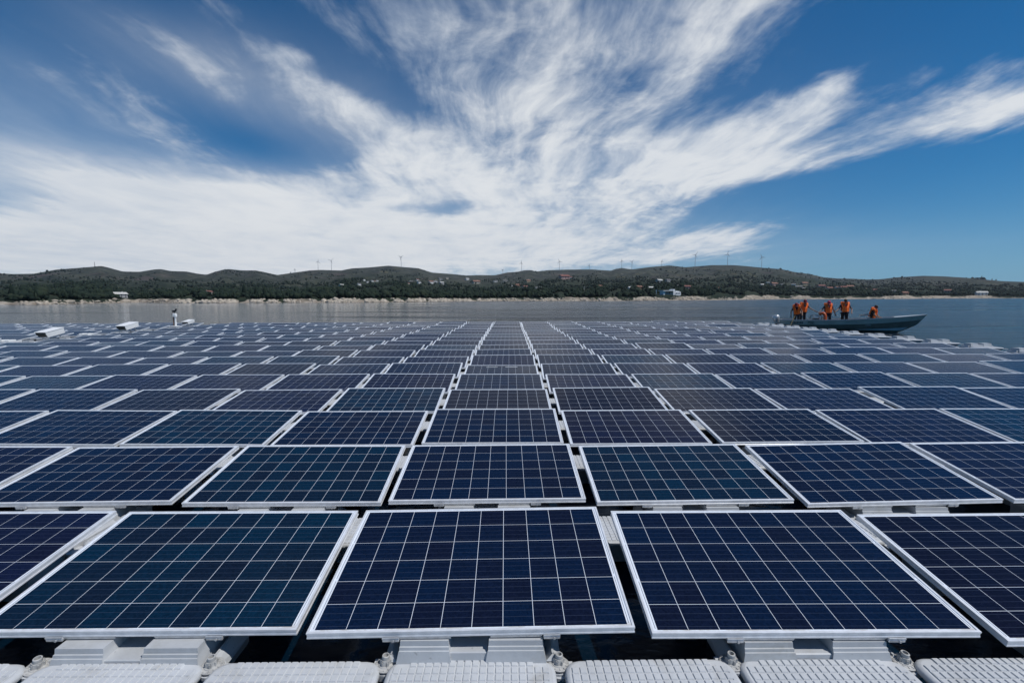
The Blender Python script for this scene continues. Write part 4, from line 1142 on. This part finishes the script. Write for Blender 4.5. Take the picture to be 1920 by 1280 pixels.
    if cap:
        cm = mat('cap_%.3f' % cap[0], cap, .8); b = MB(); rings = []
        for (z, rx, ry) in ((1.675, .094, .112), (1.72, .092, .110), (1.765, .075, .090), (1.79, .045, .055), (1.796, .008, .01)):
            rings.append([hd(math.cos(2 * math.pi * i / 18) * rx, .004 + math.sin(2 * math.pi * i / 18) * ry, z) for i in range(18)])
        b.loft(rings); co = b.build('cap', cm, root)
        b = MB(); top, bot = [], []
        arc = [R(200 + 140 * i / 10) for i in range(11)]
        inn = [(math.cos(a) * .092, math.sin(a) * .11) for a in arc]; ou = [(math.cos(a) * .100, math.sin(a) * .19) for a in arc]
        for zz in (0, .008):
            top.append([hd(x, y, 1.688 + zz) for x, y in inn]); top.append([hd(x, y, 1.676 + zz) for x, y in ou])
        vs = top[0] + top[1] + top[2] + top[3]; n = 11; fs = []
        for i in range(n - 1): fs += [(i, i + 1, n + i + 1, n + i), (2 * n + i, 3 * n + i, 3 * n + i + 1, 2 * n + i + 1), (n + i, n + i + 1, 3 * n + i + 1, 3 * n + i)]
        b.add(vs, fs); b.build('cap_peak', cm, co)
    if vest:
        vm = mat('orange_vest', (1.0, .17, .012), .55, noise=(18, .06), bump=(30, .4)); st = mat('vest_strap', (.05, .02, .015), .7)
        VR = empty('life_vest', parent=root)
        for nm, sgn in (('front_panel', -1), ('back_panel', 1)):
            for sx in (-1, 1):
                if sgn == 1 and sx == 1: continue
                if sgn == -1: poly = [(.008, 1.00), (.165, 1.00), (.178, 1.12), (.172, 1.27), (.205, 1.40), (.235, 1.555), (.190, 1.60), (.110, 1.56), (.085, 1.45), (.035, 1.31), (.008, 1.24)]
                else: poly = [(-.16, 1.05), (.16, 1.05), (.175, 1.25), (.16, 1.42), (.21, 1.56), (.15, 1.62), (0, 1.60), (-.15, 1.62), (-.21, 1.56), (-.16, 1.42), (-.175, 1.25)]
                b = MB(); n = len(poly); q = sx if sgn == -1 else 1
                def pt(x, z, off, shrink):
                    y = sgn * (.115 + off) - sgn * x * x * 1.3
                    if z > 1.40 and sgn == -1: y += (z - 1.40) * .52
                    return t(q * x, y, z)
                cx = sum(p[0] for p in poly) / n; cz = sum(p[1] for p in poly) / n
                rings = [[pt(x, z, 0.005, 0) for x, z in poly], [pt(x, z, .05, 0) for x, z in poly], [pt(cx + (x - cx) * .86, cz + (z - cz) * .93, .072, 0) for x, z in poly]]
                b.loft(rings, smooth=False); b.build(nm, vm, VR)
        b = MB()
        for z in (1.08, 1.18):
            ring = lambda zz, e: [t(math.cos(2 * math.pi * i / 20) * (.195 + e), math.sin(2 * math.pi * i / 20) * (.175 + e), zz) for i in range(20)]
            b.loft([ring(z, 0), ring(z, .010), ring(z + .028, .010), ring(z + .028, 0)], caps=False)
        b.build('strap', st, VR)
    return root

FACE = -20.0
def place(x, y, z=.14): return tuple(on_boat(x, y, z))
person('person in dark red cap and orange vest, bending over the stern with a wooden pole', place(.62, -.42), FACE - 8, lean=26, side=-8, head_tilt=14, cap=(.16, .010, .022), legs='stand', scale=.93,
       arms={'right': ((-.34, -.10, 1.18), (-.36, -.26, .98)), 'left': ((.28, -.18, 1.18), (.26, -.42, 1.10))})
person('person in dark red cap reaching for the orange hose, behind the bending person', place(.92, .22), FACE + 10, lean=2, side=5, head_tilt=14, cap=(.16, .010, .03), scale=.99,
       arms={'right': ((-.27, -.02, 1.15), (-.24, -.2, 1.0)), 'left': ((.40, -.14, 1.22), (.62, -.24, 1.12))}, head_turn=18)
person('person in crimson cap, dark shirt and orange vest, looking down beside the pump', place(2.22, -.05), FACE + 6, lean=3, side=-3, head_tilt=36, cap=(.30, .018, .07), scale=.97,
       arms={'right': ((-.36, -.10, 1.24), (-.56, -.22, 1.10)), 'left': ((.30, -.02, 1.16), (.34, -.12, .93))})
person('tall bareheaded person with short black hair and orange vest, standing mid boat', place(3.05, .10), FACE + 4, lean=-3, head_tilt=26, scale=1.02, trousers=(.006, .006, .008),
       arms={'right': ((-.32, -.06, 1.20), (-.48, -.16, 1.06)), 'left': ((.36, .02, 1.18), (.30, -.14, .98))})
person('person in orange vest seated low towards the bow, turned sideways', place(4.30, -.05, .26), FACE + 56, lean=14, head_tilt=12, legs='sit', shirt=(.012, .013, .015), hair=(.03, .018, .012),
       arms={'right': ((-.25, -.20, 1.16), (-.20, -.42, 1.10)), 'left': ((.25, -.18, 1.16), (.2, -.42, 1.08))})
def build_pole():
    a = on_boat(.52, -1.0, .92); b_ = on_boat(.22, -1.22, .05)
    b = MB(); b.cyl(a, b_, .022, .022, 10); b.build
    o = b.build('wooden_pole', mat('pale_wood', (.50, .34, .15), .7, noise=(12, .2))); tag(o, 'pale wooden pole held over the boat stern down to the floats', 'pole')
    r = empty('grey_tray', place(4.02, -.30, .98), (R(8), R(-6), R(-20))); tag(r, 'flat grey tray beside the seated person near the bow', 'tray')
    b = MB(); b.box(-.30, .16, -.12, .12, 0, .02, 0, None, .006); b.build('tray_base', mat('grey_tray', (.30, .31, .32), .5), r)
    b = MB(); b.box(-.30, .16, -.125, -.11, .0205, .06); b.box(-.30, .16, .11, .125, .0205, .06); b.build('tray_rim', MATS['grey_tray'], r)
build_pole()

# ---------------------------------------------------------------- far shore: houses, turbines, masts
WALLS = {'white': (.72, .72, .70), 'cream': (.52, .47, .38), 'grey': (.36, .36, .36), 'tan': (.42, .32, .20), 'orange': (.40, .20, .12), 'pink': (.46, .30, .26)}
ROOFS = {'red': (.20, .080, .062), 'grey': (.16, .155, .15), 'terracotta': (.25, .125, .085), 'pale': (.50, .49, .46)}
def build_houses():
    win = mat('window_dark', (.03, .035, .04), .2)
    hs = sorted(HOUSES); cnt = {}
    tot = len(hs)
    def nth(i): 
        ones = ['', 'first', 'second', 'third', 'fourth', 'fifth', 'sixth', 'seventh', 'eighth', 'ninth']; tens = {2: 'twenty', 3: 'thirty', 4: 'forty', 5: 'fifty', 6: 'sixty', 7: 'seventy'}
        tt = {2: 'twentieth', 3: 'thirtieth', 4: 'fortieth', 5: 'fiftieth', 6: 'sixtieth', 7: 'seventieth'}
        if i < 20: return (ORDN[i] if i < len(ORDN) else '')
        return tt[i // 10] if i % 10 == 0 else f'{tens[i // 10]}-{ones[i % 10]}'
    for i, (px, py, w, wall, roof) in enumerate(hs):
        p, r, th = ground_at(px, py); mpp = r / F_PX * 1.12
        W = max(w * mpp, 2.6); D = W * .62; Hh = W * (.36 if W > 7 else .46)
        rr = random.Random(i * 7 + 1)
        root = empty('house', (p.x, p.y, p.z - .3), (0, 0, -th + R(rr.uniform(20, 52))))
        lab = f'{wall} walled house with {roof} roof, {nth(i + 1)} from the left on the far hillside'
        tag(root, lab, 'house', 'houses on the far hillside')
        b = MB(); b.box(-W / 2, W / 2, -D / 2, D / 2, -2.5, Hh); b.add([(-W / 2, -D / 2, Hh), (-W / 2, D / 2, Hh), (-W / 2, 0, Hh + D * .24)], [(0, 1, 2)]); b.add([(W / 2, -D / 2, Hh), (W / 2, D / 2, Hh), (W / 2, 0, Hh + D * .24)], [(0, 2, 1)])
        b.build('wall', mat('plaster_' + wall, WALLS[wall], .9, noise=(.5, .10)), root)
        b = MB(); e = .06 * W; t = .03 * W; zr = Hh + D * .24; zl = Hh - e * .48
        b.loft([[(x, -D / 2 - e, zl), (x, 0, zr + .02), (x, D / 2 + e, zl), (x, D / 2 + e, zl + t), (x, 0, zr + t + .05), (x, -D / 2 - e, zl + t)] for x in (-W / 2 - e, W / 2 + e)], smooth=False)
        ro = b.build('roof', mat('tiles_' + roof, ROOFS[roof], .85, noise=(1.5, .2)), root)
        b = MB(); cx = rr.uniform(-.3, .3) * W; c = .04 * W; b.box(cx - c, cx + c, D * .1, D * .1 + 2 * c, zr - 2 * c, zr + 2.5 * c); b.build('chimney', mat('plaster_' + wall, WALLS[wall]), ro)
        nw = 2 if W < 8 else 3
        for fl in ([.30] if W <= 7 else [.14, .58]):
            hh = .34 if W <= 7 else .26
            for q in range(nw):
                x = (q + .5) / nw * W - W / 2; b = MB(); a = W * .055; b.box(x - a, x + a, -D / 2 - .03, -D / 2 + .1, fl * Hh, (fl + hh) * Hh); b.build('window', win, root)
build_houses()

def build_villa():
    p, r, th = ground_at(1257, 552.5); mpp = r / F_PX * 1.06
    root = empty('waterside_villa', (p.x, p.y, p.z), (0, 0, -th + R(34))); tag(root, 'bright white modern flat roofed building with a tower, above the far sand bank', 'building')
    wh = mat('villa_white', (.82, .83, .83), .6); gl = mat('villa_glass', (.05, .06, .07), .6); s = mpp
    b = MB(); b.box(-16 * s, -14 * s, -3, 3, -2, 6.0 * s); b.box(2 * s, 5 * s, -3, 3, -2, 9.0 * s); b.box(6 * s, 16 * s, -3.2, 3, -2, 4.6 * s); b.box(-14 * s, 2 * s, 1, 3, -2, 5.2 * s); b.build('wall', wh, root)
    b = MB(); b.box(-18 * s, 2 * s, -4, 3.6, 6.02 * s, 7.0 * s); b.build('roof', wh, root)
    b = MB(); b.box(7 * s, 10 * s, -2.5, 2, 4.62 * s, 6.2 * s); b.box(11.5 * s, 14 * s, -2.5, 2, 4.62 * s, 5.8 * s); b.build('roof_block', wh, root)
    for k in range(5):
        b = MB(); x = -13 * s + k * 3 * s; b.box(x, x + 1.5 * s, .9, .99, 1.2 * s, 4.2 * s); b.build('window', gl, root)
    for k in range(3):
        b = MB(); x = 6.8 * s + k * 3 * s; b.box(x, x + 1.8 * s, -3.3, -3.21, .6, 3.0 * s); b.build('window', gl, root)
    p, r, th = ground_at(1231, 551.5)
    root = empty('white_pylon', (p.x, p.y, p.z), (0, 0, -th)); tag(root, 'slim white pylon left of the flat roofed building', 'pylon')
    b = MB(); b.box(-.7 * s, .7 * s, -1, 1, -1.5, 7.5 * s); b.build('shaft', wh, root)
    b = MB(); b.box(-.9 * s, .9 * s, -1.2, 1.2, 7.52 * s, 7.9 * s); b.build('cap_slab', wh, root)
build_villa()

TURB = [(553, 503, 512), (596, 488.5, 506), (621, 486.5, 507), (752, 480, 501), (943, 504, 513), (978, 491, 508), (1049, 488, 506), (1105, 495.5, 506), (1166, 487, 503), (1185, 488.5, 506), (1241, 487.5, 500),
        (1304, 475.5, 500), (1365, 474.5, 498), (1429, 480, 503)]
def build_turbines():
    tm = mat('turbine_paint', (.42, .43, .44), .5)
    for i, (px, y0, y1) in enumerate(TURB):
        th, e0 = azel(px, y0 + 1.5); _, e1 = azel(px, y1)
        r = RIDGE - 20; zb = float(ground_z(th, r)); zt = CAM.z + e0 * r; Hh = max(zt - zb, 18)
        root = empty('wind_turbine', (math.sin(th) * r, math.cos(th) * r, zb - 2), (0, 0, -th + R(random.uniform(-35, 35))))
        tag(root, f'thin grey wind turbine on the ridge, {ORDN[i + 1]} from the left', 'wind turbine', 'wind turbines on the ridge')
        b = MB(); b.cyl((0, 0, 0), (0, 0, Hh), max(Hh * .022, 1.1), max(Hh * .014, .75), 10); b.build('tower', tm, root)
        b = MB(); b.box(-1.4, 1.4, -3, 5, Hh - 1.2, Hh + 1.6, 0, None, .4); b.build('nacelle', tm, root)
        rt = MB(); rt.cyl((0, -3, Hh), (0, -5, Hh), 1.5, .6, 10); ro = rt.build('rotor_hub', tm, root)
        a0 = random.uniform(0, 120); L = min(Hh * .36, 32)
        for k in range(3):
            a = R(a0 + 120 * k); d = Vector((math.sin(a), 0, math.cos(a))); c = Vector((math.cos(a), 0, -math.sin(a))); o0 = Vector((0, -4, Hh)); b = MB()
            rings = []
            for (s, w, tk) in ((.02, .5, .5), (.18, 1.3, .35), (.6, .8, .2), (1.0, .22, .08)):
                q = o0 + d * L * s; rings.append([q - c * w, q + Vector((0, -tk, 0)), q + c * w, q + Vector((0, tk, 0))])
            b.loft(rings, smooth=False); b.build('blade', tm, ro)
    # lattice mast on the left summit and a pole above the sand bank
    th, e = azel(177, 491); r = RIDGE - 10; zb = float(ground_z(th, r)); zt = CAM.z + e * r
    root = empty('radio_mast', (math.sin(th) * r, math.cos(th) * r, zb - 1)); tag(root, 'thin radio mast on the summit of the left hill', 'mast')
    b = MB(); Hh = zt - zb
    for a in range(3): b.tube([(math.cos(a * 2.09) * 1.6, math.sin(a * 2.09) * 1.6, 0), (math.cos(a * 2.09) * .4, math.sin(a * 2.09) * .4, Hh)], .35, 5)
    b.build('lattice', mat('mast_steel', (.2, .2, .2), .6), root)
    b = MB(); b.cyl((0, 0, Hh - 4), (0, 0, Hh + 3), .3, .2, 6); b.build('antenna', MATS['mast_steel'], root)
    p, r, th = ground_at(1095.5, 552); root = empty('power_pole', p); tag(root, 'tall thin pale pole among the trees above the far shore', 'pole')
    b = MB(); Hh = 12 * r / F_PX * 1.2; b.cyl((0, 0, -1), (0, 0, Hh), .28, .2, 8); b.build('shaft', mat('concrete_pole', (.45, .44, .41), .8), root)
    b = MB(); b.box(-1, 1, -.1, .1, Hh - .8, Hh - .6); b.build('crossarm', MATS['concrete_pole'], root)
build_turbines()
